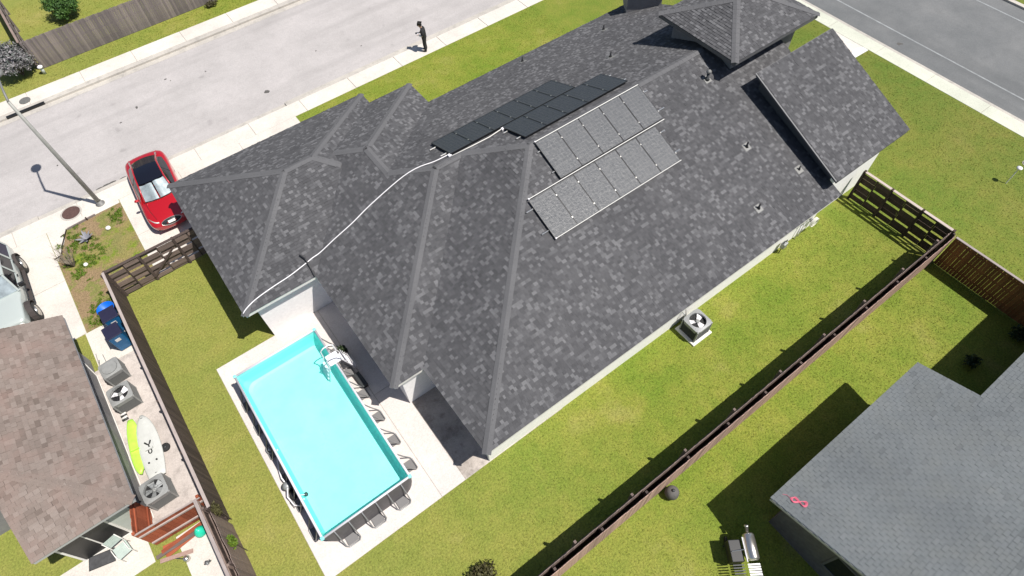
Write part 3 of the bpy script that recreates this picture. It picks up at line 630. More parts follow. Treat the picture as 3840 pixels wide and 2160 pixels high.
pc = thing('panel_cable', 'pale cable run along the near edge of farthest dark panel row', 'cable'); MB().tube([nw_pt(8.4, 16.2, .05), nw_pt(9.4, 16.14, .045), nw_pt(10.2, 16.1, .05), nw_pt(10.85, 16.12, .1)], .02, 7).build('tube', 'off_white', pc, True); MB().cbox(-.06, -.06, -.04, .06, .06, .05, .012, Matrix.Translation(nw_pt(10.88, 16.1, .08))).build('connector', 'white_plastic', pc)
vf = thing('valley_flashing', 'short black metal flashing bar at the inner roof corner above the deck', 'flashing'); MB().tube([(1.42, 17.15, Z0+K*.3+.36), (1.52, 16.9, Z0+K*.3+.28), (1.5, 16.5, Z0+K*.15+.12), (1.46, 16.15, Z0+.05)], .035, 6).build('bar', 'black_plastic', vf)

# ================================================================== pool
PX0, PX1, PY0, PY1, PZ = -3.04, .36, 7.50, 14.87, 1.20
pool = thing('above_ground_pool', 'rectangular turquoise above ground frame pool on the concrete deck', 'pool', ((PX0+PX1)/2, (PY0+PY1)/2, .03))
hx, hy = (PX1-PX0)/2, (PY1-PY0)/2
b = MB()
def rr(hx, hy, r, n=6):
    out = []
    for cx, cy, a0 in ((hx-r, hy-r, 0), (-hx+r, hy-r, 90), (-hx+r, -hy+r, 180), (hx-r, -hy+r, 270)):
        for i in range(n+1): a = R(a0+90*i/n); out.append((cx+r*math.cos(a), cy+r*math.sin(a)))
    return out
def loft(loops, closed=False):
    b = MB(); n = len(loops[0])
    b.v = [tuple(p) for l in loops for p in l]
    for i in range(len(loops)-1):
        for k in range(n): b.f.append((i*n+k, i*n+(k+1) % n, (i+1)*n+(k+1) % n, (i+1)*n+k))
    return b
o1 = [(x, y, 0.0) for x, y in rr(hx+.06, hy+.06, .55)]; o2 = [(x, y, .55) for x, y in rr(hx+.05, hy+.05, .3)]; o3 = [(x, y, PZ-.02) for x, y in rr(hx+.0, hy+.0, .06)]
loft([o1, o2, o3]).build('outer_wall', 'pool_grey', pool)
i1 = [(x, y, PZ-.02) for x, y in rr(hx-.02, hy-.02, .05)]; i2 = [(x, y, .6) for x, y in rr(hx-.02, hy-.02, .2)]; i3 = [(x, y, .36) for x, y in rr(hx-.06, hy-.06, .4)]
lw = loft([i3, i2, i1]); lw.f = [tuple(reversed(f)) for f in lw.f]; lw.build('liner_wall', 'liner_wall', pool)
i4 = [(x, y, .30) for x, y in rr(hx-.16, hy-.16, .4)]; lf = loft([i4, i3]); lf.f = [tuple(reversed(f)) for f in lf.f]; lf.add(i4, [tuple(range(len(i4)))]); lf.build('liner_floor', 'liner', pool)
wt = MB(); nx, ny = 18, 36
i5 = [(x, y, 1.04) for x, y in rr(hx-.035, hy-.035, .08)]; wt.add(i5, [tuple(range(len(i5)))]); wt.build('water', 'water', pool)
for k, (a, c) in enumerate((((-hx+.06,-hy),(hx-.06,-hy)), ((hx,-hy+.06),(hx,hy-.06)), ((hx-.06,hy),(-hx+.06,hy)), ((-hx,hy-.06),(-hx,-hy+.06)))):
    MB().tube([(a[0], a[1], PZ), (c[0], c[1], PZ)], .043, 10).build('top_rail', 'pool_rim', pool, True)
for sx, sy in ((1,1),(1,-1),(-1,1),(-1,-1)): MB().cbox(sx*hx-.065, sy*hy-.065, PZ-.05, sx*hx+.065, sy*hy+.065, PZ+.055, .03).build('corner_joint', 'liner_wall', pool)
lg = MB(); 
lg.tube([(-.27, .0, PZ-.02), (-.27, -.19, .55), (-.27, -.36, .10), (-.20, -.42, .035), (.20, -.42, .035), (.27, -.36, .10), (.27, -.19, .55), (.27, .0, PZ-.02)], .024, 7)
lg_me = lg.mesh('leg', 'pool_tube', True)
pad = MB(); pad.add([(-.20,-.385,.05),(.20,-.385,.05),(.20,-.10,.04),(-.20,-.10,.04),(-.20,-.36,.075),(.20,-.36,.075),(.20,-.07,.075),(-.20,-.07,.075)], ((3,2,1,0),(4,5,6,7),(0,1,5,4),(1,2,6,5),(2,3,7,6),(3,0,4,7))); pad_me = pad.mesh('strap', 'pool_pad')
def pool_leg(x, y, a):
    o = piece('leg', lg_me, TR(x, y, 0, a), pool); piece('strap', pad_me, Matrix.Identity(4), o)
for dx in (-1.02, .02, 1.03): pool_leg(dx, -hy, 0); pool_leg(dx, hy, math.pi)
for dy in (-2.95, -1.75, -.58, .62, 1.8, 2.98): pool_leg(hx, dy, math.pi/2); pool_leg(-hx, dy, -math.pi/2)
# ladder over the right rim
lad = thing('pool_ladder', 'white A frame ladder straddling the right pool rim', 'ladder', (PX1, 13.2, .03))
for s in (-.26, .26):
    MB().tube([(.62, s, 0), (.26, s, 1.3), (.24, s, 1.75), (.10, s*.99, 1.86), (-.12, s*.99, 1.86), (-.26, s, 1.75), (-.28, s, 1.3), (-.62, s, .06)], .024, 8).build('rail', 'white_plastic', lad, True)
MB().cbox(-.24, -.25, 1.24, .24, .25, 1.30, .015).build('platform', 'white_plastic', lad)
for i in range(4):
    z = .25+i*.25; f = 1.3-z; MB().cbox(.26+f*.277-.06, -.25, z-.015, .26+f*.277+.06, .25, z+.015, .008).build('step', 'white_plastic', lad); MB().cbox(-.28-f*.28-.06, -.25, z-.015, -.28-f*.28+.06, .25, z+.015, .008).build('step', 'white_plastic', lad)
cv_ = MB()
for i in range(6): cv_.box(.33, -.26, .2+i*.17, .345, .26, .33+i*.17, Matrix.Translation((.33-i*.055, 0, 0)))
cv_.build('barrier_panel', 'white_plastic', lad)
# filter pump with hoses at the left rim
pump = thing('filter_pump', 'grey filter pump with looping hoses at the left pool side', 'pump', (-3.36, 10.2, .03))
MB().lathe([(.14, 0), (.15, .05), (.15, .34), (.165, .345), (.165, .39), (.10, .46), (.03, .48)], 18).build('tank', 'grey_metal', pump, True)
MB().cyl((.0, -.16, .12), (.0, -.46, .12), .09, n=14).build('motor', 'dark_metal', pump, True); MB().cbox(-.17, -.5, -.0, .17, .2, .03, .01).build('base', 'pool_pad', pump)
MB().tube([(0, .12, .3), (-.05, .4, .28), (.0, .8, .22), (.16, 1.1, .4), (.36, 1.2, .85)], .028, 8).build('hose', 'white_plastic', pump, True); MB().tube([(0, -.1, .42), (-.16, -.35, .3), (-.12, -.7, .12), (.12, -.95, .3), (.36, -1.0, .85)], .028, 8).build('hose', 'white_plastic', pump, True)
MB().tube([(-.1, -.3, .1), (-.22, -.5, .04), (-.18, -.75, .03), (-.05, -.6, .03), (-.14, -.35, .03)], .016, 7).build('power_cord', 'dark_metal', pump, True)
sk = thing('skimmer', 'small dark round inlet strainer inside left pool wall', 'strainer', (-2.86, 9.25, .93)); MB().lathe([(.07, 0), (.075, .08), (.05, .11)], 14).build('basket', 'dark_metal', sk, True); MB().tube([(-.13, 0, .27), (-.1, 0, .2), (0, 0, .06)], .015, 6).build('hook', 'white_plastic', sk)
cs = thing('second_pump', 'small coiled hose and valve by the upper left pool leg', 'hose', (-3.34, 11.95, .03)); MB().tube([(.16*math.cos(t)+.05, .2*math.sin(t), .05+.012*t) for t in np.linspace(0, 12, 40)], .018, 6).build('coil', 'grey_metal', cs, True); MB().lathe([(.05,0),(.06,.12),(.03,.2)], 12).build('valve', 'white_plastic', cs, True)
cs.name = 'hose_coil'
pp = thing('potted_plant', 'dark leafy plant in a low pot beside the pool ladder', 'plant', (.88, 13.85, .03)); MB().lathe([(.12, 0), (.17, .26), (.18, .28), (.15, .27)], 16).build('pot', 'dark_wall', pp, True)
bx = thing('storage_crate', 'black low crate on deck below the pool ladder', 'crate', (.82, 12.35, .03), .05); MB().cbox(-.12, -.35, 0, .12, .35, .2, .02).build('body', 'black_plastic', bx); MB().cbox(-.13, -.36, .2, .13, .36, .23, .01).build('lid', 'dark_metal', bx)

# ================================================================== leaf generator
def leaves(b, c, rad, n, size, shell=.5, squash=1.0):
    c = np.array(c)
    for i in range(n):
        d = RNG.normal(size=3); d /= np.linalg.norm(d); r = (shell+(1-shell)*RNG.random())*(0.82+.3*math.sin(d[0]*5+d[1]*4)*math.cos(d[2]*6))
        p = c+d*r*np.array(rad); s = size*RNG.uniform(.6, 1.35)
        u = RNG.normal(size=3); u /= np.linalg.norm(u); w = np.cross(u, d+RNG.normal(size=3)*.6); w /= np.linalg.norm(w)+1e-9
        b.add([p-u*s, p+w*s*.45, p+u*s, p-w*s*.45], ((0,1,2,3),))
def shrub(name, label, cat, loc, rad, n, size, mat, stems=6, group=None, sub=5):
    o = thing(name, label, cat, loc, group=group); b = MB()
    for k in range(sub):
        a = 2*math.pi*k/sub+random.uniform(0, .6); q = .45; leaves(b, (math.cos(a)*rad[0]*q, math.sin(a)*rad[1]*q, rad[2]*random.uniform(.75, 1.2)), [x*random.uniform(.48, .7) for x in rad], n//(sub+1), size)
    leaves(b, (0, 0, rad[2]*1.15), [x*.7 for x in rad], n//(sub+1), size)
    b.build('foliage', mat, o)
    s = MB()
    for k in range(stems):
        a = 2*math.pi*k/stems; s.tube([(0, 0, 0), (math.cos(a)*rad[0]*.25, math.sin(a)*rad[1]*.25, rad[2]*.6), (math.cos(a)*rad[0]*.6, math.sin(a)*rad[1]*.6, rad[2]*1.3)], [.03*max(rad), .02*max(rad), .008], 6)
    s.build('stem', 'bark', o); return o
b = MB(); leaves(b, (0, 0, .45), (.2, .24, .24), 160, .07); b.build('foliage', 'leaf_dark', pp)

# ================================================================== air conditioners
def ac_unit(label, x, y, w, h, rz, shell, coil, pad=True, blades=3, cover=False, group='air conditioning condensers', fan='white_plastic'):
    o = thing('air_conditioner', label, 'air conditioner', (x, y, .0), rz, group)
    z0 = .09 if pad else .02
    if pad: MB().cbox(-w*.62, -w*.62, 0, w*.62, w*.62, .09, .012).build('pad', 'off_white', o)
    MB().cbox(-w/2+.02, -w/2+.02, z0, w/2-.02, w/2-.02, z0+h-.2, .05).build('coil', coil, o)
    for sx in (-1, 1):
        for sy in (-1, 1): MB().cbox(sx*(w/2-.03)-.03, sy*(w/2-.03)-.03, z0-.004, sx*(w/2-.03)+.03, sy*(w/2-.03)+.03, z0+h-.04, .008).build('corner_post', shell, o)
    lv = MB()
    for i in range(9):
        z = z0+.05+i*(h-.14)/9; lv.box(-w/2+.0, -w/2+.004, z, w/2, -w/2+.022, z+.018).box(-w/2+.0, w/2-.022, z, w/2, w/2-.004, z+.018).box(-w/2+.004, -w/2+.03, z, -w/2+.022, w/2-.03, z+.018).box(w/2-.022, -w/2+.03, z, w/2-.004, w/2-.03, z+.018)
    lv.build('louvre', coil, o)
    # top with round fan opening
    n = 32; tp = MB(); sq = []; ci = []; r = w*.40; zt = z0+h
    for i in range(n):
        a = 2*math.pi*i/n; ca, sa = math.cos(a), math.sin(a); m_ = max(abs(ca), abs(sa)); f = (w/2+.01)/m_; f = min(f, (w/2+.01)*1.30); sq.append((ca*f, sa*f, zt-.015)); ci.append((ca*r, sa*r, zt+.012))
    cd_ = [(p[0], p[1], zt-.10) for p in ci]; sk_ = [(p[0]*.985, p[1]*.985, zt-.075) for p in sq]; lo_ = [(p[0]*.96, p[1]*.96, zt-.22) for p in sq]; n_ = n
    vs = lo_+sk_+sq+ci+cd_
    for j in range(4):
        for i in range(n): tp.f.append((j*n+i, j*n+(i+1) % n, (j+1)*n+(i+1) % n, (j+1)*n+i))
    tp.v = vs; tp.build('top_cover', shell, o)
    MB().lathe([(r, zt-.15), (r, zt-.14)], 24).build('fan_well', 'black_plastic', o)
    if not cover:
        fb_ = MB()
        for k in range(blades):
            a = 2*math.pi*k/blades+.5; q = Matrix.Rotation(a, 4, 'Z') @ Matrix.Translation((r*.55, 0, zt-.10)) @ Matrix.Rotation(R(16), 4, 'X')
            fb_.prism([(-r*.4, -r*.16), (r*.34, -r*.40), (r*.42, r*.34), (-r*.4, r*.16)], -.004, .004, q)
        fb_.build('fan_blade', fan, o); MB().lathe([(.085, zt-.13), (.085, zt-.05), (.06, zt-.035)], 14).build('motor', 'ac_shell_old', o, True)
    gw = MB()
    for rr_ in (r*.5,): gw.tube([(rr_*math.cos(t), rr_*math.sin(t), zt+.018) for t in np.linspace(0, 2*math.pi, 25)], .0025, 4)
    for k in range(6): a = k*math.pi/3; gw.cyl((r*.1*math.cos(a), r*.1*math.sin(a), zt+.018), (r*math.cos(a), r*math.sin(a), zt+.014), .0035, n=4)
    gw.build('fan_guard', 'dark_metal', o)
    if cover: MB().lathe([(r*.98, zt+.022), (r*.98, zt+.026), (r*.2, zt+.03)], 24).build('fan_cover', shell, o)
    return o
ac_unit('light grey air conditioner on pale pad in the lawn by the white wall', 12.98, 5.92, .86, .80, 0, 'ac_shell', 'ac_coil')
ac_unit('grey air conditioner nearest the wheelie bins, fan half covered', -7.0, 18.7, .74, .72, .08, 'ac_shell_old', 'ac_coil_old', False, 3, True)
ac_unit('grey air conditioner with open white fan between bins and kayaks', -7.02, 17.3, .84, .76, .03, 'ac_shell_old', 'ac_coil_old', False, 3)
ac_unit('grey air conditioner below the kayaks by the red gate', -7.17, 12.82, .84, .78, .03, 'ac_shell_old', 'ac_coil_old', False, 5, False, fan='grey_metal')
lp = thing('refrigerant_line', 'dark insulated pipes running from wall to lawn air conditioner', 'pipe', (12.75, 6.55, 0)); MB().tube([(0, .04, .9), (0, -.1, .92), (.03, -.18, .6), (.05, -.22, .35)], .025, 7).build('pipe', 'grey_metal', lp, True); MB().tube([(.1, .04, 1.3), (.1, -.03, 1.1), (.12, -.1, .8), (.1, -.2, .5)], .014, 6).build('cable', 'dark_metal', lp, True)
# meters and pipes at the right end of the house
mt = thing('electric_meter', 'white meter box with pipes on the wall by the slotted fence', 'meter', (20.2, 6.6, 0)); MB().cbox(-.2, -.16, 1.1, .2, -.003, 1.7, .015).build('box', 'white_plastic', mt); MB().lathe([(.09, 0), (.09, .08), (.06, .1)], 16, Matrix.Translation((0, -.16, 1.5)) @ Matrix.Rotation(R(90), 4, 'X')).build('dial', 'ac_shell', mt, True)
for dx, r_ in ((-.12, .03), (.12, .025)): MB().cyl((dx, -.08, 0), (dx, -.08, 1.1), r_, n=10).build('conduit', 'white_plastic', mt, True)
gm = thing('gas_meter', 'small dark gas meter with pipes at the wall foot', 'meter', (19.0, 6.42, 0)); MB().cbox(-.14, -.1, .35, .14, .1, .68, .04).build('body', 'grey_metal', gm); MB().tube([(-.1, 0, .68), (-.1, 0, .8), (.1, 0, .8), (.1, 0, .68)], .02, 7).build('pipe', 'dark_metal', gm, True); MB().cyl((-.1, 0, 0), (-.1, 0, .4), .022).build('riser', 'dark_metal', gm)
hr = thing('hose_reel', 'coiled pale hose hung on the wall near right fence', 'hose', (20.9, 6.5, .0))
MB().tube([(.04*math.sin(t*.3), -.05+.02*math.sin(t*1.7), .7+.24*math.sin(t)) if False else (.24*math.cos(t), -.05-.006*t, .7+.24*math.sin(t)) for t in np.linspace(0, 22, 70)], .014, 6).build('coil', 'off_white', hr, True); MB().cbox(-.06, -.06, .62, .06, .09, .78, .01).build('bracket', 'grey_metal', hr)

# ================================================================== fences
def fence(name, label, p0, p1, h, mat, w=.14, post_side=1, spacing=2.0, cap=None, rail_mat=None, jit=.006, z0=.02, post_h=.0, gap=.006):
    p0, p1 = Vector(p0), Vector(p1); L = (p1-p0).length; a = math.atan2(p1.y-p0.y, p1.x-p0.x)
    o = thing(name, label, 'fence', (p0.x, p0.y, 0), a); rail_mat = rail_mat or mat
    me = MB().prism([(-w/2+gap/2, 0), (w/2-gap/2, 0), (w/2-gap/2, .02), (-w/2+gap/2, .02)], 0, 1).mesh('picket', mat)
    for i in range(int(L/w)):
        piece('picket', me, Matrix.Translation(((i+.5)*w, random.uniform(-.004, .004), z0)) @ Matrix.Rotation(random.uniform(-jit, jit), 4, 'X') @ Matrix.Rotation(random.uniform(-jit, jit)*.6, 4, 'Y') @ Matrix.Diagonal((1, 1, h+random.uniform(-1, 1)*(.02 if jit > .003 else .006), 1)), o)
    off = .022 if post_side > 0 else -.002
    for z in (.3, h*.55, h-.22): MB().box(0, off if post_side > 0 else off-.038, z, L, off+.038 if post_side > 0 else off, z+.085).build('rail', rail_mat, o)
    pm = MB().cbox(-.045, 0, 0, .045, .09, 1, .006).mesh('post', rail_mat)
    for i in range(int(L/spacing)+1):
        piece('post', pm, Matrix.Translation((min(i*spacing+.06, L-.05), (.062 if post_side > 0 else -.132), 0)) @ Matrix.Diagonal((1, 1, h-.05+post_h+random.uniform(-.05, .05), 1)), o)
    if cap: MB().cbox(0, -.045, h+.022, L, .065, h+.05, .004).build('cap_rail', cap, o)
    return o
# double fence between the lawns
fence('wooden_fence', 'pinkish picket fence along the right neighbour lawn, nearer of the pair', (-1.5, 2.0), (23.95, 2.0), 1.78, 'pink_wood', post_side=1, spacing=1.95, rail_mat='brown_wood', post_h=.04, jit=.002)
fence('wooden_fence', 'dark thin fence backing onto the pinkish one on the home lawn side', (-1.5, 2.225), (23.9, 2.225), 1.78, 'weathered_wood', post_side=1, spacing=2.45, post_h=.10, jit=.002, rail_mat='weathered_wood', w=.13)
# left boundary
fence('wooden_fence', 'brown fence between home lawn and the neighbour side yard', (-5.545, 10.5), (-5.545, 22.5), 1.76, 'brown_wood', post_side=1, spacing=2.4, cap='cap_wood', jit=.008)
fence('wooden_fence', 'grey fence at bottom left beside the home lawn edge', (-5.56, 4.0), (-5.56, 10.4), 1.76, 'weathered_wood', post_side=1, spacing=2.2, rail_mat='brown_wood', jit=.008)
fence('wooden_fence', 'dark fence at bottom left beside the neighbour pale slab', (-5.86, 4.0), (-5.86, 11.05), 1.70, 'brown_wood', post_side=-1, spacing=2.2, rail_mat='weathered_wood', cap='cap_wood')
# across the street
fence('wooden_fence', 'long grey weathered fence on the far side of the street', (-4.45, 41.85), (9.5, 41.95), 1.82, 'grey_wood', post_side=1, spacing=2.4, w=.125)
fence('wooden_fence', 'brown fence leaving the far street corner behind the silver shrub', (-4.62, 41.9), (-4.85, 50), 1.8, 'brown_wood', post_side=-1, spacing=2.4, rail_mat='grey_wood', cap='weathered_wood')
# right boundary
fence('wooden_fence', 'dark red-brown fence at right below the slotted one', (23.75, 1.95), (23.75, -12), 1.78, 'rust_brown_wood', post_side=1, spacing=2.4, cap='cap_wood')

def weave_fence(name, label, p0, p1, h, bays, mat, post_mat, cap_mat, slat_mat=None, gap=.07, flip=1):
    p0, p1 = Vector(p0), Vector(p1); L = (p1-p0).length; a = math.atan2(p1.y-p0.y, p1.x-p0.x)
    o = thing(name, label, 'fence', (p0.x, p0.y, 0), a); slat_mat = slat_mat or mat
    edges = [0]+list(np.cumsum(bays)); sc = L/edges[-1]; edges = [e*sc for e in edges]
    pm = MB().cbox(-.05, -.05, 0, .05, .05, 1, .006).mesh('post', post_mat)
    for e in edges: piece('post', pm, Matrix.Translation((e, 0, 0)) @ Matrix.Diagonal((1, 1.6, h+.05, 1)), o)
    for x0, x1 in zip(edges, edges[1:]):
        xm = (x0+x1)/2
        MB().box(xm-.03, -.02, .05, xm+.03, .02, h-.02).build('divider', post_mat, o)
        for c, (xa, xb) in enumerate(((x0+.052, xm-.032), (xm+.032, x1-.052))):
            z = .06+(.13 if c else 0); r = 0; W = xb-xa
            if c: MB().box(xa, -.012, .05, xb, .012, .17).build('board', mat, o)
            while z < h-.10:
                hh = min(random.choice((.24, .27, .30)), h-.04-z); y = (.035 if r % 2 else -.035)*flip
                MB().cbox(xa, y-.011, z+.012, xb, y+.011, z+hh-gap*.0, .003).build('board', mat, o)
                z += hh+gap*random.uniform(.4, .7); r += 1
    MB().cbox(-.05, -.07, h, L+.05, .07, h+.03, .004).build('cap_rail', cap_mat, o)
    return o
weave_fence('slotted_fence', 'dark slotted board fence joining house corner to the right fences', (24.05, 6.55), (24.05, 2.2), 1.75, [1.33, 1.42, 1.35], 'dark_wood', 'dark_wood', 'cap_wood', gap=.10)
weave_fence('gate_fence', 'weathered brown basket weave gate fence behind the red car', (-5.5, 22.5), (-1.35, 22.5), 1.75, [1.42, 1.52, 1.2], 'weathered_wood', 'brown_wood', 'brown_wood', gap=.08)
cr = thing('gate_brace', 'diagonal dark wooden brace on the gate behind red car', 'brace', (-4.0, 22.39, 0)); MB().box(0, 0, 0, 1.75, .025, .09, Matrix.Rotation(R(-38), 4, 'Y') @ Matrix.Translation((.1, 0, .25))).build('board', 'brown_wood', cr)

# ================================================================== neighbours
# right neighbour
KR = .33; TR_ = math.atan(KR); cr_, sr_ = math.cos(TR_), math.sin(TR_)
nbr = thing('neighbour_house', 'neighbour house at bottom right with pale blue-grey shingle roof', 'house')
rz_ = lambda y: 2.6+KR*(-.47-y)
poly = [(9.1, -.47), (16.8, -.47), (16.8, -2.42), (30, -2.42), (30, -9.5), (9.1, -9.5)]
rb = MB(); n = len(poly); rb.v = [(x, y, rz_(y)-.015) for x, y in poly]+[(x, y, rz_(y)-.16) for x, y in poly]; rb.f = [tuple(range(n-1, -1, -1)), tuple(range(n, 2*n))]+[(i, (i+1) % n, n+(i+1) % n, n+i) for i in range(n)]
rb.add([(9.1,-9.5,rz_(-9.5)-.015),(30,-9.5,rz_(-9.5)-.015),(30,-18.5,2.6),(9.1,-18.5,2.6)], ((3,2,1,0),))
nroof = rb.build('roof', 'fascia_grey', nbr)
def tones_blue(): 
    r = random.random(); return random.uniform(.45, .72) if r < .90 else (random.uniform(.2, .4) if r < .95 else random.uniform(.72, .9))
RB = Roof(nroof, 'blue_grey_shingle', lambda x, y: np.where((x < 9.08) | (y > -.45) | ((x > 16.8) & (y > -2.42)) | (y < -9.5), -9, rz_(y)), tones_blue, .128, .16, .42, .010, .972, 1.5, .26)
RB.plane((30, -.44, rz_(-.44)), (-1,0,0), (0,-cr_,sr_), 20.93, 9.2/cr_, lo=-.05, hi=.03); RB.finish(300)
MB().add if False else None
rk = MB(); rk.add([(9.055,-.47,rz_(-.47)-.17),(9.095,-.47,rz_(-.47)-.17),(9.095,-9.5,rz_(-9.5)-.17),(9.055,-9.5,rz_(-9.5)-.17),(9.055,-.47,rz_(-.47)-.035),(9.095,-.47,rz_(-.47)-.035),(9.095,-9.5,rz_(-9.5)-.035),(9.055,-9.5,rz_(-9.5)-.035)], ((0,1,2,3),(7,6,5,4),(4,5,1,0),(5,6,2,1),(6,7,3,2),(7,4,0,3))); rk.build('rake_board', 'fascia_grey', nbr)
nw = MB(); nw.add([(9.55,-1.0,0),(16.35,-1.0,0),(16.35,-9.5,0),(9.55,-9.5,0),(9.55,-1.0,rz_(-1)-.165),(16.35,-1.0,rz_(-1)-.165),(16.35,-9.5,rz_(-9.5)-.165),(9.55,-9.5,rz_(-9.5)-.165)], ((0,3,7,4),(0,4,5,1),(1,5,6,2),(3,2,6,7))); nw.build('wall', 'dark_wall', nbr)
MB().box(16.36, -2.95, 0, 29.5, -9.5, rz_(-2.95)-.17).build('wall', 'dark_wall', nbr)
opening(nbr, 'window', 9.55, -3.6, 1.4, 1.2, .9, '-x', 'fascia_dark')
st = thing('pink_string', 'tangled pink string bundle on the blue-grey roof corner', 'string'); q = Matrix.Translation((9.55, -1.02, rz_(-1.02)+.025)) @ Matrix.Rotation(-TR_, 4, 'X') @ Matrix.Rotation(R(-70), 4, 'Z')
lp_ = []
for k in range(4): lp_ += [q @ Vector((.22*math.sin(t)+.02*k, .09*math.sin(2*t)*(.7+.15*k), .006*k)) for t in np.linspace(0, 2*math.pi, 24)]
MB().tube(lp_, .009, 5).build('bundle', 'pink_string', st); MB().tube([q @ Vector(p) for p in ((-.2, 0, .01), (-.34, .06, .0), (-.46, .03, .0))], .006, 5).build('loose_end', 'pink_string', st)
MB().tube([q @ Vector(p) for p in ((.22, 0, .01), (.6, .05, .0), (1.2, .02, .0))], .004, 5).build('loose_end', 'fascia_grey', st)
# left neighbour
KL = .45; TL_ = math.atan(KL); cl_, sl_ = math.cos(TL_), math.sin(TL_)
nbl = thing('neighbour_house', 'neighbour house at bottom left with faded brown shingle roof', 'house')
EX, SY = -7.22, 11.8; lz = lambda d: 2.6+KL*d
lb = MB(); XR_ = -11.9; dR = EX-XR_
V_ = [(EX,20.55,2.585),(EX,SY,2.585),(-10.4,SY,2.585),(-10.4,SY+3.18,lz(3.18)-.015),(XR_,SY+3.18+.0,lz(dR)-.015),(XR_,20.55,lz(dR)-.015),(-16.5,20.55,2.585),(-16.5,SY+3.18,2.585)]
lb.add(V_, ((0,1,3,4,5)[::-1], (1,2,3)[::-1], (5,4,7,6)[::-1]))
lroof = lb.build('roof', 'roof_deck', nbl)
def lenv(x, y): 
    z = 2.6+KL*np.minimum(EX-x, np.where(y < SY+3.18, y-SY, 99)); z = np.where((x < -10.4) & (y < SY+3.18), -9, z); return np.where((y > 20.55) | (y < SY) | (x < XR_), -9, z)
def tones_brown():
    r = random.random(); return random.uniform(.38, .68) if r < .72 else (random.uniform(.1, .3) if r < .84 else random.uniform(.7, .9))
RL = Roof(lroof, 'brown_shingle', lenv, tones_brown, .15, .14, .32, .012, .975, 2.0)
RL.plane((EX+.02, SY-.02, 2.59), (0,1,0), (-cl_,0,sl_), 8.8, dR/cl_, lo=-.08, hi=.02); RL.plane((-10.42, SY-.02, 2.59), (1,0,0), (0,cl_,sl_), 3.22, 3.2/cl_, lo=-.08, hi=.02); RL.finish(300)
cap_line((EX, SY, 2.6), (-10.4, SY+3.18, lz(3.18)), KL*.7071, lroof, exposure=.25, mat='brown_shingle')
fb2 = MB(); fb2.box(EX-.03, SY, 2.42, EX-.0, 20.5, 2.575).box(-10.38, SY+.002, 2.42, EX-.035, SY+.03, 2.574); fb2.build('fascia', 'fascia_grey', nbl)
MB().box(-12.5, 15.0, 0, -7.78, 20.15, 2.55).build('wall', 'grey_wall', nbl); MB().box(-10.2, 12.3, 0, -7.8, 14.99, 2.55).build('wall', 'grey_wall', nbl); MB().box(-10.19, 12.27, 0, -7.83, 12.298, 2.4).build('cladding', 'sage_wall', nbl)
gw_ = MB(); gw_.add([(-10.39,SY+.05,2.4),(-10.37,SY+.05,2.4),(-10.37,14.95,2.4),(-10.39,14.95,2.4),(-10.39,SY+.05,2.58),(-10.37,SY+.05,2.58),(-10.37,14.95,lz(3.13)-.03),(-10.39,14.95,lz(3.13)-.03)], ((0,3,7,4),(1,5,6,2),(0,4,5,1),(4,7,6,5))); gw_.build('gable_board', 'off_white', nbl)
opening(nbl, 'window', -7.8, 14.1, .9, 1.0, 1.0, '+x', 'sage_wall'); opening(nbl, 'door', -9.35, 12.268, 1.5, 2.0, .03, '-y', 'off_white', 'black_void')
pl = thing('wall_conduit', 'pale conduit line along the foot of the grey side wall', 'conduit', (-7.76, 12.2, 0)); MB().tube([(0.02, 0, .08), (.02, 3, .09), (.02, 7.0, .08), (.02, 7.3, .9)], .02, 6).build('pipe', 'off_white', pl)

# ================================================================== side yard things
def bin_(label, x, y, rz, lid_open=False):
    o = thing('wheelie_bin', label, 'bin', (x, y, .02), rz, 'blue wheelie bins by the brown fence')
    b = MB(); vs = []
    for z, wx, wy in ((.06, .27, .29), (.95, .29, .32), (1.0, .30, .33)):
        vs.append([(px*wx, py*wy, z) for px, py in rr(1, 1, .18, 3)])
    bb = loft(vs); bb.add(vs[0], [tuple(range(len(vs[0])-1, -1, -1))]); bb.add(vs[-1], [tuple(range(len(vs[-1])))]); bb.build('body', 'blue_plastic', o)
    MB().cbox(-.32, -.33, 1.0, .32, .36, 1.05, .02).build('lid', 'navy_plastic', o)
    MB().cyl((-.3, .4, .98), (.3, .4, .98), .02, n=8).build('handle', 'navy_plastic', o, True)
    for s in (-1, 1): MB().cyl((s*.22, .30, .11), (s*.30, .30, .11), .11, n=16).build('wheel', 'rubber', o, True)
    MB().box(-.10, -.326, .68, .10, -.305, .84).build('emblem', 'off_white', o)
    return o
bin_('blue wheelie bin with dark lid, lower of the pair by the fence', -6.33, 20.05, R(4)); bin_('blue wheelie bin behind the other, with bright blue tub leaning on top', -6.2, 20.98, R(2))
tb_ = thing('blue_tub', 'bright blue curved plastic tub on the far wheelie bin', 'tub', (-6.2, 21.35, .75), R(2)); MB().lathe([(.30, 0), (.34, .3), (.36, .32), (.33, .31), (.29, .03)], 22).build('shell', 'bright_blue_plastic', tb_, True)
MB().tube([(-.34, 0, .28), (-.40, 0, .2), (-.34, 0, .12)], .012, 6).build('handle', 'navy_plastic', tb_)
tl = thing('leaning_poles', 'pair of pale poles leaning by the wall above the first condenser', 'pole', (-7.3, 19.5, .02)); MB().tube([(-.25, .1, .0), (.1, .05, .9)], .015, 6).build('pole', 'off_white', tl); MB().tube([(.05, -.15, .0), (.25, .0, .7)], .012, 6).build('pole', 'grey_metal', tl)
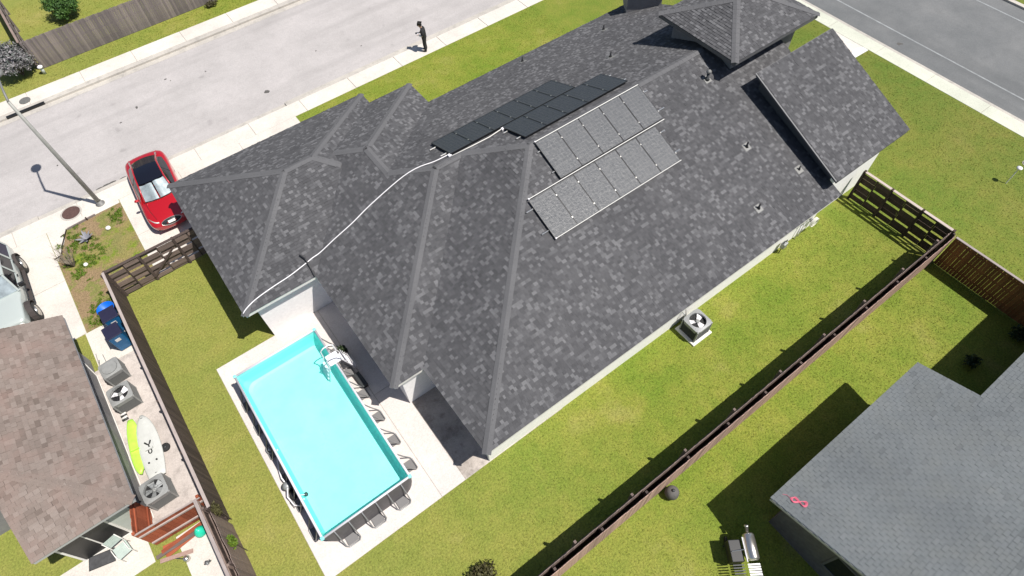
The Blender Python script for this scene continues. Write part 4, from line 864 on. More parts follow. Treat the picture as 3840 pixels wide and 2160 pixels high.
def kayak(label, mat, pts, z, w, h, rim, seat=True, blunt=False):
    a, c = Vector(pts[0]), Vector(pts[1]); L = (c-a).length; rz = math.atan2(c.y-a.y, c.x-a.x)
    o = thing('kayak', label, 'kayak', (a.x, a.y, z), rz, 'kayaks leaning by the side wall')
    loops = []; N = 16
    for i in range(15):
        t = i/14; ww = w/2*(max(.0, 1-(abs(t-.48)/.53)**2.4))**.62+.012; zz = h*(.22*(2*t-1)**2)
        if blunt: ww = w/2*((1-((.55-t)/.56)**2.2)**.6 if t < .55 else 1-.28*((t-.55)/.45)**2)+.01; zz *= .4
        loops.append([(t*L, ww*math.cos(2*math.pi*k/N), zz+h*.5+(h*.5)*(math.sin(2*math.pi*k/N) if math.sin(2*math.pi*k/N) < 0 else .55*math.sin(2*math.pi*k/N))) for k in range(N)])
    bb = loft(loops); bb.f += [tuple(range(N-1, -1, -1)), tuple(14*N+k for k in range(N))]; ob = bb.build('hull', mat, o, True)
    MB().prism([(p[0], p[1]) for p in [(L*.34, -.16), (L*.62, -.18), (L*.66, 0), (L*.62, .18), (L*.34, .16), (L*.3, 0)]], h*.74, h*.82).build('cockpit', rim, o)
    sd = MB().cbox(L*.55, -.14, h*.8, L*.58, .14, h*1.3, .01).build('seat_back', rim, o)
    for x in (L*.12, L*.85): MB().lathe([(.075, h*.80), (.075, h*.86), (.05, h*.88)], 14, Matrix.Translation((x, 0, 0))).build('hatch', rim, o)
    hd = MB()
    for x in (L*.05, L*.94): hd.tube([(x, -.04, h*.8), (x, 0, h*.95), (x, .04, h*.8)], .01, 5)
    hd.build('handle', 'black_plastic', o); return o
kayak('lime green kayak against the grey wall beside the white one', 'kayak_green', ((-7.22, 16.35), (-7.56, 14.0)), .03, .48, .22, 'kayak_green')
kw = kayak('white kayak board with black mark lying beside the green one', 'kayak_white', ((-6.80, 16.25), (-7.08, 13.5)), .09, .80, .20, 'kayak_white', True, True)
L_ = 2.77; zl = .175   # black lettering on the deck
lt = MB().tube([(L_*.44, .10, zl), (L_*.475, .05, zl), (L_*.50, .0, zl), (L_*.475, -.055, zl), (L_*.44, -.12, zl)], .03, 6); lt.build('letter', 'black_plastic', kw)
MB().tube([(L_*.51, .0, zl), (L_*.55, .02, zl)], .026, 6).build('letter_stem', 'black_plastic', kw)
MB().tube([(L_*.60+.09*math.cos(t), .06*math.sin(t), zl) for t in np.linspace(0, 2*math.pi, 14)], .022, 6).build('letter', 'black_plastic', kw)
for yy in (-.14, .14): MB().cyl((L_*.76, yy, zl-.01), (L_*.76, yy, zl+.02), .035, n=8).build('scupper_plug', 'black_plastic', kw)
whl = thing('trolley_wheel', 'black trolley wheel at the right side of white kayak', 'wheel', (-6.50, 14.5, .03)); MB().lathe([(.05, .02), (.15, 0), (.17, .04), (.17, .1), (.15, .13), (.05, .12)], 20).build('tyre', 'rubber', whl, True); MB().lathe([(.05, .11), (.06, .135), (.02, .14)], 12).build('hub', 'dark_metal', whl, True); MB().cyl((-.5, 0, .07), (0, 0, .07), .012, n=6).build('axle', 'grey_metal', whl)
bk = thing('cinder_blocks', 'small stack of pale pipe fittings beside middle condenser', 'fittings', (-7.4, 16.72, .02))
for i in range(4): MB().cyl((-.1, -.12+i*.09, .05), (.12, -.14+i*.09, .07), .045, n=10).build('fitting', 'off_white' if i % 2 else 'dark_metal', bk, True)
bk.name = 'pipe_fittings'
# red gate, boards and the gate leaf
rg = thing('red_gate', 'red-brown plank fence across the side yard below the condenser', 'gate', (-7.95, 11.25, 0), R(-3))
pm_ = MB().cbox(-.068, -.01, .05, .068, .01, 1.5, .003).mesh('plank', 'red_wood')
for i in range(15): piece('plank', pm_, Matrix.Translation((.07+i*.145, 0, random.uniform(-.02, .02))), rg)
for z in (.35, 1.2): MB().box(0, -.055, z, 2.2, -.012, z+.09).build('rail', 'cap_wood', rg)
MB().cbox(0, -.03, 1.5, 2.2, .03, 1.54, .004).build('cap_rail', 'cap_wood', rg)
for x in (0, 2.15): MB().cbox(x-.05, .012, 0, x+.05, .11, 1.6, .006).build('post', 'red_wood', rg)
gl_ = thing('gate_leaf', 'open deep red gate leaf standing against the house corner', 'gate', (-8.0, 11.35, 0), R(78))
for i in range(9): piece('plank', pm_, Matrix.Translation((.07+i*.14, 0, random.uniform(-.02, .02))), gl_)
for z in (.3, 1.2): MB().box(0, -.05, z, 1.26, -.012, z+.09).build('rail', 'red_wood', gl_)
bs = thing('board_stack', 'loose red and tan boards stacked below the red gate', 'boards', (-7.6, 10.85, .03), R(-8))
for i, (x, y, z, l, a, mm) in enumerate([(0, 0, 0, 1.7, 4, 'red_wood'), (.05, .12, .0, 1.6, -3, 'red_wood'), (-.2, -.12, .045, 1.8, 8, 'weathered_wood'), (0, -.02, .05, 1.5, 12, 'red_wood'), (.1, -.22, .0, 1.3, 15, 'red_wood'), (-.1, -.3, .06, 1.1, -10, 'pink_wood')]):
    MB().cbox(0, -.07, 0, l, .07, .035, .004, Matrix.Translation((x-.3, y, z)) @ Matrix.Rotation(R(a), 4, 'Z')).build('board', mm, bs)
tk = thing('tool_handle', 'dark garden tool with shiny head lying by the boards', 'tool', (-7.35, 10.2, .03), R(-35)); MB().tube([(-.5, .05, .04), (0, 0, .06)], .02, 7).build('handle', 'dark_metal', tk); MB().lathe([(.03, 0), (.12, .05), (.10, .16), (.02, .2)], 14, Matrix.Translation((.1, 0, .0))).build('head', 'steel', tk, True); tk.name = 'garden_tool'
tq = thing('teal_ball', 'teal green round float by the bottom left fence', 'float', (-6.52, 10.66, .03)); MB().lathe([(.04, .0), (.14, .05), (.20, .16), (.19, .28), (.12, .40), (.05, .48)], 20).build('ball', 'teal_plastic', tq, True); MB().lathe([(.05, .48), (.05, .52), (.02, .54)], 10).build('cap', 'teal_plastic', tq); tq.name = 'teal_float'
oc = thing('orange_cone', 'small orange plastic piece at the corner of the red gate', 'cone', (-5.98, 10.98, .03), .3); MB().lathe([(.14, .6), (.14, .63), (.09, .64), (.04, .95), (.02, .96)], 14).build('cone', 'orange_plastic', oc, True); MB().cbox(-.14, -.14, 0, .14, .14, .6, .02).build('base', 'pool_pad', oc)
ch = thing('garden_chair', 'pale sage garden chair on the patio beside red gate', 'chair', (-8.85, 11.62, .02), R(12))
MB().cbox(-.24, -.24, .40, .24, .24, .43, .01).build('seat', 'sage_chair', ch)
for i in range(5): MB().box(-.22, .245, .52+i*.09, .22, .262, .59+i*.09, Matrix.Rotation(R(-8), 4, 'X')).build('back_slat', 'sage_chair', ch)
for sx in (-.22, .22):
    MB().tube([(sx, -.22, 0), (sx, -.22, .62), (sx, .1, .64), (sx, .2, .6)], .016, 6).build('arm', 'off_white', ch, True); MB().tube([(sx, .3, 0), (sx, .24, .42), (sx, .34, 1.0)], .016, 6).build('leg', 'off_white', ch, True)
mt_ = thing('door_mat', 'dark charcoal mat on the pale patio by the doorway', 'mat', (-9.68, 11.95, .024), R(-14)); MB().cbox(-.42, -.22, 0, .42, .22, .015, .005).build('pile', 'charcoal_mat', mt_); MB().box(-.44, -.24, 0, .44, .24, .008).build('border', 'rubber', mt_)
dj = thing('rubbish', 'small dark crumpled bag on the lower pale slab', 'rubbish', (-6.75, 9.6, .03)); b = MB(); leaves(b, (0, 0, .05), (.14, .1, .05), 60, .05); b.build('bag', 'charcoal_mat', dj); MB().lathe([(.05, 0), (.08, .05), (.03, .09)], 9).build('knot', 'grey_metal', dj)
fd = thing('dead_vine', 'brown dead vine clump hanging on the fence corner', 'vine', (-5.5, 10.45, 1.3)); b = MB(); leaves(b, (.05, -.05, .2), (.16, .3, .35), 260, .06); b.build('foliage', 'leaf_maroon', fd); MB().tube([(0, 0, -1.2), (.05, -.02, -.4), (.05, 0, .3)], .015, 5).build('stem', 'bark', fd)
gv = thing('green_vine', 'small green vine on bottom left fence lower down', 'vine', (-5.45, 9.1, 1.35)); b = MB(); leaves(b, (.05, 0, .2), (.15, .28, .25), 200, .06); b.build('foliage', 'leaf_weed', gv); MB().tube([(0, 0, -1.2), (.05, 0, .2)], .012, 5).build('stem', 'bark', gv)

# ================================================================== planting bed
ag = thing('agave', 'grey-blue spiky agave in the weedy bed', 'agave', (-6.02, 26.85, .0))
for k in range(11):
    a = 2*math.pi*k/11+random.uniform(-.15, .15); el = random.uniform(.35, 1.1); L = random.uniform(.45, .65); d = Vector((math.cos(a)*math.cos(el), math.sin(a)*math.cos(el), math.sin(el))); s = Vector((-math.sin(a), math.cos(a), 0)); up = d.cross(s)
    lb_ = MB(); pts = []
    for t, w in ((0, .055), (.3, .075), (.7, .045), (1, .004)):
        c_ = d*(L*t)+Vector((0, 0, -.12*t*t)); pts += [c_-s*w, c_-up*.012, c_+s*w]
    lb_.v = [tuple(p) for p in pts]
    for i in range(3): lb_.f += [(i*3, i*3+1, i*3+4, i*3+3), (i*3+1, i*3+2, i*3+5, i*3+4)]
    lb_.build('leaf', 'agave_leaf', ag)
db = thing('dead_bush', 'leafless brown twiggy bush at left edge of the bed', 'bush', (-6.95, 25.6, 0))
for k in range(5):
    tw = MB()
    for j in range(8):
        a = random.uniform(0, 6.28); q = Vector((math.cos(a)*.25, math.sin(a)*.25+.1, .5)); r_ = q+Vector((random.uniform(-.3, .3), random.uniform(-.1, .5), random.uniform(.3, .7))); tw.tube([(0, 0, 0), q*.8, r_], [.016, .010, .004], 5)
    tw.build('branch', 'dry_twig', db)
for i, (x, y, s, lab) in enumerate(((-6.5, 25.35, .11, 'white round stone in the weedy bed beside the dead bush'), (-5.0, 26.9, .13, 'pale tan stone on the bare soil right of agave'))):
    o = thing('stone', lab, 'stone', (x, y, 0)); MB().lathe([(s*.5, 0), (s, s*.35), (s*.8, s*.9), (s*.2, s*1.1)], 9).build('rock', 'paper', o, True)
wire = thing('drip_line', 'thin dark bent pipe over the pale walk by the bed', 'pipe', (-7.2, 27.6, .03)); MB().tube([(.55, .5, .04), (.45, .25, .06), (.1, -.5, .06), (-.05, -1.0, .05), (-.4, -1.05, .03)], .022, 6).build('tube', 'dark_wood', wire, True); MB().tube([(.45, .25, .03), (.2, .2, .03)], .018, 6).build('branch', 'dark_wood', wire)
ed = thing('edging_board', 'low grey edging board beside the manhole slab', 'edging', (-6.6, 28.05, 0), R(4)); MB().cbox(0, 0, 0, 1.35, .04, .12, .006).build('board', 'grey_wood', ed); MB().cbox(.9, -.03, 0, .96, .07, .16, .004).build('stake', 'dark_wood', ed)
def weeds(name, label, pts, mat, size, per):
    b = MB()
    for (x, y, rx, ry) in pts: leaves(b, (x, y, .03), (rx, ry, .05), per, size, .05)
    o = b.build(name, mat); o['kind'] = 'stuff'; o['label'] = label; o['category'] = 'weeds'
wp = []
for (cx, cy, rx, ry, n) in ((-6.6, 26.7, .7, 1.3, 60), (-6.9, 25.2, .4, .9, 30), (-6.5, 22.4, .75, .9, 60), (-5.9, 25.7, .4, .7, 20), (-4.45, 27.5, .35, .7, 24), (-6.9, 21.9, .4, .3, 14)):
    for k in range(n): wp.append((min(max(cx+random.gauss(0, rx*.5), -7.4), -4.2), cy+random.gauss(0, ry*.5), random.uniform(.08, .28), random.uniform(.08, .28)))
weeds('weeds', 'low green weeds spreading over the planting bed', wp, 'leaf_weed', .036, 55)

# ================================================================== far side of the street
shrub('silver_shrub', 'large silver-grey leafy shrub at top left corner behind lamp post', 'shrub', (-5.5, 41.95, 0), (1.25, 1.25, 1.1), 7000, .075, 'leaf_silver', 8)
shrub('green_bush', 'round dark green bush in the far yard behind grey fence', 'bush', (-1.75, 46.3, 0), (1.15, 1.15, .85), 5200, .075, 'leaf_green', 6)
shrub('small_plant', 'low reddish-green plant at the foot of far fence', 'plant', (6.0, 41.5, 0), (.5, .3, .18), 500, .06, 'leaf_maroon', 4)
ub = thing('utility_marker', 'small white capped post at the corner of the far grey fence', 'marker', (-4.45, 41.3, 0)); MB().cyl((0, 0, 0), (0, 0, .42), .09, n=14).build('post', 'leaf_green' if False else 'sage_wall', ub, True); MB().lathe([(.14, .42), (.15, .5), (.06, .56)], 16).build('cap', 'white_plastic', ub, True)
# ================================================================== street lamp
lampT = thing('street_lamp', 'tall grey metal street lamp leaning over the pavement at left', 'street lamp', (-4.85, 28.78, 0))
TOP = Vector((-.05, .08, 6.3))
MB().tube([(0, 0, 0), TOP*.5, TOP], [.11, .09, .065], 14).build('pole', 'lamp_metal', lampT, True)
MB().lathe([(.22, 0), (.22, .04), (.15, .06), (.14, .22)], 16).build('base', 'galv_metal', lampT, True)
MB().tube([TOP, TOP+Vector((.05, .7, .22)), TOP+Vector((.1, 1.7, .3))], [.05, .045, .04], 10).build('arm', 'galv_metal', lampT, True)
lh = MB().lathe([(.06, .08), (.2, .05), (.26, -.03), (.18, -.12), (.1, -.14)], 18, Matrix.Translation(TOP+Vector((.1, 1.85, .28))) @ Matrix.Diagonal((1, 1.3, 1, 1))).build('lamp_head', 'galv_metal', lampT, True)
# garden light and small things on the right
sg = thing('garden_stake_light', 'small white topped stake light in right lawn', 'stake light', (30.6, 2.55, 0)); MB().cyl((0, 0, 0), (.12, .02, .85), .022, n=8).build('stake', 'white_plastic', sg); MB().lathe([(.03, .85), (.12, .9), (.13, .96), (.03, 1.0)], 14, Matrix.Translation((.12, .02, 0))).build('head', 'white_plastic', sg, True)
vc = thing('valve_box', 'round dark valve lid in the right lawn near the road', 'lid', (32.6, 2.6, .0)); MB().lathe([(.2, 0), (.2, .03), (.16, .04)], 18).build('lid', 'manhole_grey', vc); MB().lathe([(.23, 0), (.23, .015), (.2, .02)], 18).build('rim', 'gutter_concrete', vc)
bl = thing('ball_planter', 'dark round kettle-shaped planter against the pinkish fence', 'planter', (7.5, 1.70, 0)); MB().lathe([(.10, 0), (.19, .07), (.25, .22), (.24, .38), (.18, .50), (.07, .56)], 22).build('bowl', 'dark_wall', bl, True); MB().lathe([(.05, .56), (.06, .6), (.02, .62)], 10).build('knob', 'dark_metal', bl, True)
# barbecue
bq = thing('barbecue', 'stainless barbecue smoker with white slatted shelf on right lawn', 'barbecue', (7.95, -1.15, 0), R(-34))
MB().lathe([(.02, -.42), (.16, -.41), (.20, -.36), (.20, .36), (.16, .41), (.02, .42)], 20, Matrix.Translation((.12, .1, .88)) @ Matrix.Rotation(R(90), 4, 'X')).build('barrel', 'steel', bq, True)
MB().lathe([(.06, 0), (.06, .16), (.08, .17), (.08, .22)], 14, Matrix.Translation((.10, .56, .92)) @ Matrix.Rotation(R(-60), 4, 'X')).build('chimney', 'steel', bq, True)
MB().cbox(-.55, -.32, .3, -.14, .36, .8, .02).build('dark_side_box', 'black_plastic', bq); MB().tube([(-.1, -.36, .92), (-.1, .4, .92)], .02, 6).build('rail', 'white_plastic', bq); MB().tube([(-.5, .0, .84), (-.1, .02, .94)], .014, 6).build('handle', 'steel', bq)  # black box is the cart side plus its ground shadow, built in
for i in range(6): MB().box(-.06, -.44-i*.075, .72, .34, -.39-i*.075, .745).build('shelf_slat', 'white_plastic', bq)
for i in range(5): MB().box(-.52, -.42-i*.085, .66, -.16, -.385-i*.085, .68).build('grate_bar', 'dark_metal', bq)
for x, y in ((-.5, -.8), (-.5, .3), (.3, -.8), (.3, .4)): MB().cyl((x, y, 0), (x, y, .72), .022, n=8).build('leg', 'dark_metal', bq)
for s in (-1, 1): MB().cyl((s*.38-.06, .46, .14), (s*.38-.01, .46, .14), .14, n=18).build('wheel', 'rubber', bq, True)
shrub('maroon_shrub', 'dark maroon-green shrub at the bottom edge of home lawn', 'shrub', (.62, 3.55, 0), (.62, .5, .32), 900, .065, 'leaf_maroon', 6)
shrub('shade_plant', 'pale-flecked plant in deep shade by the right fence, nearer roof', 'plant', (20.5, -1.75, 0), (.4, .35, .25), 260, .07, 'leaf_dark', 4)
shrub('shade_plant', 'leafy plant in deep shade at the far right fence corner', 'plant', (23.1, -2.2, 0), (.45, .4, .3), 300, .07, 'leaf_dark', 4)

# ================================================================== cars
def ring_loft(stations, prof, caps=True):
    loops = []
    for st in stations:
        half = prof(*st); y = st[0]
        loops.append([(x, y, z) for x, z in half]+[(-x, y, z) for x, z in reversed(half[1:-1])])
    b = loft(loops); n = len(loops[0])
    if caps: b.f += [tuple(range(n-1, -1, -1)), tuple((len(loops)-1)*n+k for k in range(n))]
    return b
def fixn(o):
    bm = bmesh.new(); bm.from_mesh(o.data); bmesh.ops.recalc_face_normals(bm, faces=bm.faces); bm.to_mesh(o.data); bm.free()
def subd(o, lv=2):
    fixn(o); m = o.modifiers.new('subdivision', 'SUBSURF'); m.levels = lv; m.render_levels = lv; return o
def grid_patch(rows):
    b = MB(); n = len(rows[0]); b.v = [tuple(p) for r in rows for p in r]
    for i in range(len(rows)-1):
        for k in range(n-1): b.f.append((i*n+k, i*n+k+1, (i+1)*n+k+1, (i+1)*n+k))
    return b
def wheel(parent, x, y, r, w, s):
    o = MB().lathe([(r*.62, -w/2), (r*.93, -w/2), (r, -w*.36), (r, w*.36), (r*.93, w/2), (r*.62, w/2)], 26, Matrix.Translation((x, y, r)) @ Matrix.Rotation(R(90), 4, 'Y'), True).build('wheel', 'rubber', parent, True)
    rb_ = MB().lathe([(.03, w*.46), (r*.12, w*.50), (r*.2, w*.42), (r*.6, w*.47), (r*.64, w*.51)], 20, Matrix.Translation((x, y, r)) @ Matrix.Rotation(R(90*s), 4, 'Y'))
    rb_.build('rim', 'steel', o, True)
car = thing('car', 'glossy red sedan with silver windshield sunshade parked on the driveway', 'car', (-2.16, 27.22, .022), R(-3.6))
def cprof(y, w, zb, zs, zh, zc): return [(0, zb), (w*.80, zb), (w*.965, zb+.10), (w, zb+.30), (w*.985, (zb+.3+zs)/2+.02), (w*.93, zs), (w*.62, zh), (0, zc)]
S = [(-2.47, .50, .30, .52, .56, .58), (-2.40, .74, .24, .58, .63, .65), (-2.22, .88, .20, .66, .72, .74), (-1.75, .955, .20, .76, .83, .86), (-1.1, .965, .20, .86, .93, .96), (-.2, .97, .20, .90, .93, .94), (.9, .975, .20, .93, .95, .95), (1.65, .98, .20, .94, .98, 1.0), (2.12, .95, .24, .92, 1.0, 1.03), (2.38, .84, .30, .84, .93, .96), (2.48, .62, .36, .70, .76, .78)]
S = [(q[0]*1.015, q[1]*1.055)+q[2:] for q in S]
subd(ring_loft(S, cprof).build('body', 'red_paint', car, True), 2)
def arc(w, z, dz, y, dy, n=9): return [(w*u, y+dy*(u*u), z-dz*u*u) for u in np.linspace(-1, 1, n)]
shade = grid_patch([arc(.70, .965, .02, -1.12, .16), arc(.65, 1.17, .03, -.72, .14), arc(.585, 1.36, .03, -.26, .10)])
ws = MB(); ws.v = [(x, y, z+.012) for x, y, z in shade.v]; ws.f = shade.f; ws.build('windshield', 'clear_glass', car, True)
for s in (-1, 1):
    g = grid_patch([[((.035+.64*u)*s*(1-.09*v), -1.10+.86*v+(.15-.05*v)*((.05+.95*u)**2)-.01, .955+.40*v-.025*u*u-.022+.02*math.sin(u*7)) for u in np.linspace(0, 1, 9)] for v in np.linspace(0.02, .96 if s < 0 else .99, 6)]); g.build('sunshade', 'sunshade', car, True)
grid_patch([arc(.585, 1.375, .03, -.25, .10), arc(.585, 1.43, .035, .15, .06), arc(.57, 1.44, .035, .6, 0), arc(.56, 1.40, .035, 1.0, -.03)]).build('roof_glass', 'car_glass', car, True)
grid_patch([arc(.56, 1.395, .035, 1.01, -.03), arc(.57, 1.25, .03, 1.45, -.06), arc(.60, 1.06, .02, 1.98, -.12)]).build('rear_window', 'car_glass', car, True)
for s in (-1, 1):
    top = [(.60*s, -.22, 1.33), (.61*s, .15, 1.39), (.60*s, .6, 1.40), (.58*s, 1.0, 1.355), (.60*s, 1.55, 1.17)]; bot = [(.86*s, -.88, .93), (.89*s, -.2, .945), (.90*s, .5, .955), (.89*s, 1.1, .965), (.82*s, 1.62, .985)]
    mid = [tuple((a*.45+c*.55)*(1.02 if i == 0 else 1) for i, (a, c) in enumerate(zip(p, q))) for p, q in zip(top, bot)]
    grid_patch([top, mid, bot]).build('side_window', 'car_glass', car, True)
    MB().tube([(.72*s, -1.02, .96), (.615*s, -.24, 1.36), (.605*s, .15, 1.415), (.59*s, .6, 1.425), (.575*s, 1.0, 1.385), (.64*s, 1.95, 1.06)], [.035, .035, .035, .035, .04, .06], 8).build('roof_rail', 'red_paint', car, True)
    MB().tube([(.60*s, .42, 1.40), (.90*s, .45, .955)], .022, 6).build('door_pillar', 'black_plastic', car)
    MB().lathe([(.02, -.09), (.075, -.05), (.08, .03), (.03, .09)], 12, Matrix.Translation((1.0*s, -.72, 1.0)) @ Matrix.Rotation(R(90), 4, 'Y') @ Matrix.Diagonal((.8, 1, 1.2, 1))).build('mirror', 'red_paint', car, True)
    hl = grid_patch([[(s*(.50+.34*u), -2.30+.42*u*u+.04*v-.02, .665+.03*v+.06*u*v+.028) for u in np.linspace(0, 1, 6)] for v in np.linspace(0, 1, 4)]); hl.v = [(x*1.04, y-.05, z+.012) for x, y, z in hl.v]; hl.build('headlight', 'headlamp', car, True)
    for yy in (.15, 1.12): MB().cbox(.955*s-.012, yy, .80, .955*s+.02, yy+.2, .825, .006).build('door_handle', 'steel', car)
    MB().cbox(min(s*.42, s*.72), 2.33, .80, max(s*.42, s*.72), 2.415, .87, .015).build('tail_light', 'red_paint', car)
    for yy in (-1.50, 1.48): wheel(car, .86*s, yy, .35, .24, s)
MB().lathe([(.02, 0), (.42, .0), (.44, .03), (.40, .05)], 28, Matrix.Translation((0, -2.40, .60)) @ Matrix.Rotation(R(48), 4, 'X') @ Matrix.Diagonal((1.05, .34, 1, 1))).build('grille', 'black_plastic', car, True)
MB().tube([(.455*math.cos(t), -2.435+.105*math.sin(t), .635+.112*math.sin(t)) for t in np.linspace(0, 6.283, 30)], .014, 6).build('grille_surround', 'steel', car, True)
MB().cbox(-.16, -.012, -.06, .16, .012, .06, .004, Matrix.Translation((0, -2.47, .64)) @ Matrix.Rotation(R(-42), 4, 'X')).build('licence_plate', 'paper', car)
MB().cbox(-.75, -2.45, .25, .75, -2.33, .33, .02).build('bumper_intake', 'black_plastic', car)
MB().tube([(-.71, -.98, .955), (-.4, -1.09, .975), (0, -1.13, .98), (.4, -1.09, .975), (.71, -.98, .955)], .018, 6).build('wiper_cowl', 'black_plastic', car, True)
for s in (-1, 1): MB().tube([(.70*s, -1.05, .935), (.66*s, -1.6, .875), (.55*s, -2.15, .76)], .006, 5).build('bonnet_seam', 'black_plastic', car)

suv = thing('off_road_car', 'pale mint boxy off-road car with dark soft top at left edge', 'car', (-9.72, 25.35, .022), R(-1.5))
def jprof(y, w, zb, zs, zh, zc): return [(0, zb), (w*.9, zb), (w, zb+.06), (w, zb+.35), (w, zs-.06), (w*.97, zs), (w*.6, zh), (0, zc)]
subd(ring_loft([(-2.45, .62, .48, .95, .99, 1.0), (-2.36, .70, .46, 1.02, 1.06, 1.07), (-1.2, .76, .46, 1.06, 1.11, 1.13), (-1.05, .80, .46, 1.06, 1.09, 1.1), (-.95, .86, .46, 1.06, 1.08, 1.08), (2.2, .88, .46, 1.08, 1.09, 1.09), (2.36, .87, .46, 1.06, 1.08, 1.08), (2.42, .80, .5, 1.0, 1.02, 1.02)], jprof).build('body', 'mint_paint', suv, True), 1)
MB().cbox(-.66, -.18, 1.66, .66, .85, 1.76, .04).build('roof', 'mint_paint', suv)
MB().cbox(-.70, .86, 1.60, .70, 2.30, 1.73, .05).build('soft_top', 'navy_plastic', suv)
for s in (-1, 1):
    for pts in ([(.82*s, -.78, 1.07), (.66*s, -.2, 1.70)], [(.85*s, .42, 1.07), (.68*s, .42, 1.70)], [(.85*s, 1.3, 1.07), (.69*s, 1.28, 1.66)], [(.84*s, 2.28, 1.07), (.70*s, 2.22, 1.64)]): MB().tube(pts, .045, 6).build('pillar', 'mint_paint', suv)
    MB().tube([(.68*s, -.2, 1.70), (.70*s, .86, 1.70), (.70*s, 2.25, 1.66)], .05, 6).build('roof_rail', 'mint_paint', suv)
    grid_patch([[(.68*s, -.12, 1.66), (.685*s, .4, 1.67)], [(.835*s, -.68, 1.09), (.845*s, .4, 1.09)]]).build('side_window', 'car_glass', suv); grid_patch([[(.69*s, .46, 1.67), (.69*s, 1.24, 1.64)], [(.85*s, .46, 1.09), (.85*s, 1.26, 1.09)]]).build('side_window', 'car_glass', suv); grid_patch([[(.69*s, 1.33, 1.63), (.69*s, 2.2, 1.61)], [(.85*s, 1.34, 1.09), (.845*s, 2.24, 1.09)]]).build('side_window', 'navy_plastic', suv)
    for yy in (-1.62, 1.48):
        fl = MB(); 
        for a0, a1 in zip(np.linspace(.0, math.pi, 9), np.linspace(.0, math.pi, 9)[1:]):
            q = lambda a, r_: (yy+math.cos(a)*r_, .44+math.sin(a)*r_*.98)
            (ya, za), (yb, zb) = q(a0, .50), q(a1, .50); fl.add([(.78*s, ya, za), (1.0*s, ya, za-.02), (1.0*s, yb, zb-.02), (.78*s, yb, zb), (.78*s, ya, za+.05), (1.0*s, ya, za+.03), (1.0*s, yb, zb+.03), (.78*s, yb, zb+.05)], ((4,5,6,7),(3,2,1,0),(1,2,6,5),(0,4,7,3)))
        ob = fl.build('wheel_flare', 'flare_brown', suv); fixn(ob); wheel(suv, .86*s, yy, .41, .27, s)
    MB().cbox(.90*s-.04, -.98, .44, .90*s+.10, 1.0, .50, .015).build('side_step', 'flare_brown', suv)
    MB().cbox(1.06*s-.13, -.66, 1.08, 1.06*s+.11, -.55, 1.30, .03).build('mirror', 'black_plastic', suv); MB().tube([(.84*s, -.6, 1.12), (1.0*s, -.6, 1.18)], .02, 6).build('mirror_arm', 'black_plastic', suv)
    for yy in (.2, 1.1): MB().cbox(.87*s-.01, yy, .93, .87*s+.035, yy+.16, .955, .008).build('door_handle', 'black_plastic', suv)
    MB().lathe([(.02, 0), (.10, .0), (.11, -.03)], 16, Matrix.Translation((.46*s, -2.44, .82)) @ Matrix.Rotation(R(90), 4, 'X')).build('headlight', 'headlamp', suv, True)
grid_patch([arc(.80, 1.085, .0, -.80, .04), arc(.73, 1.4, .0, -.5, .03), arc(.655, 1.70, .0, -.22, .02)]).build('windshield', 'clear_glass', suv, True)
grid_patch([arc(.78, 1.08, .0, -.76, .04), arc(.71, 1.39, .0, -.46, .03), arc(.64, 1.66, .0, -.2, .02)]).build('sunshade', 'sunshade', suv, True)  # pale sheet behind the glass, added for the white reflection on it
grid_patch([arc(.66, 1.6, .0, 2.33, -.03), arc(.74, 1.1, .0, 2.38, -.03)]).build('rear_window', 'car_glass', suv)
MB().lathe([(.1, 0), (.38, .0), (.41, .05), (.41, .2), (.36, .24), (.1, .22)], 24, Matrix.Translation((0, 2.42, 1.0)) @ Matrix.Rotation(R(-90), 4, 'X')).build('spare_wheel', 'rubber', suv, True)
MB().cbox(-.78, -2.62, .50, .78, -2.44, .68, .03).build('bumper', 'flare_brown', suv); MB().cbox(-.8, 2.44, .50, .8, 2.55, .66, .03).build('bumper', 'flare_brown', suv)
for i in range(7): MB().cbox(-.27+i*.083, -2.475, .70, -.23+i*.083, -2.44, .98, .01).build('grille_slot', 'black_plastic', suv)

# ================================================================== person
def skinned(name, verts, edges, mat, parent=None, root=0, lv=2):
    bm = bmesh.new(); lay = bm.verts.layers.skin.verify(); vs = []
    for i, (x, y, z, r_) in enumerate(verts):
        v = bm.verts.new((x, y, z)); v[lay].radius = (r_ if isinstance(r_, tuple) else (r_, r_)); v[lay].use_root = (i == root); vs.append(v)
    for a, c in edges: bm.edges.new((vs[a], vs[c]))
    me = bpy.data.meshes.new(name); bm.to_mesh(me); bm.free(); me.materials.append(M[mat])
    o = bpy.data.objects.new(name, me); COL.objects.link(o); o.parent = parent
    sk = o.modifiers.new('skin', 'SKIN'); sk.use_smooth_shade = True; sb = o.modifiers.new('subdivision', 'SUBSURF'); sb.levels = lv; sb.render_levels = lv; return o
per = thing('person', 'person in black clothes and cap looking down at a handheld controller on the pavement', 'person', (14.33, 28.86, .02), R(53))
V = [(0,0,.97,.12), (0,.01,1.15,.115), (0,.03,1.36,.14), (0,.07,1.47,.07), (0,.11,1.54,.06), (0,.16,1.63,.105), (0,.16,1.73,.09)]; E = [(0,1),(1,2),(2,3),(3,4),(4,5),(5,6)]
def addchain(start, pts):
    p = start
    for q in pts: V.append(q); E.append((p, len(V)-1)); p = len(V)-1
    return p
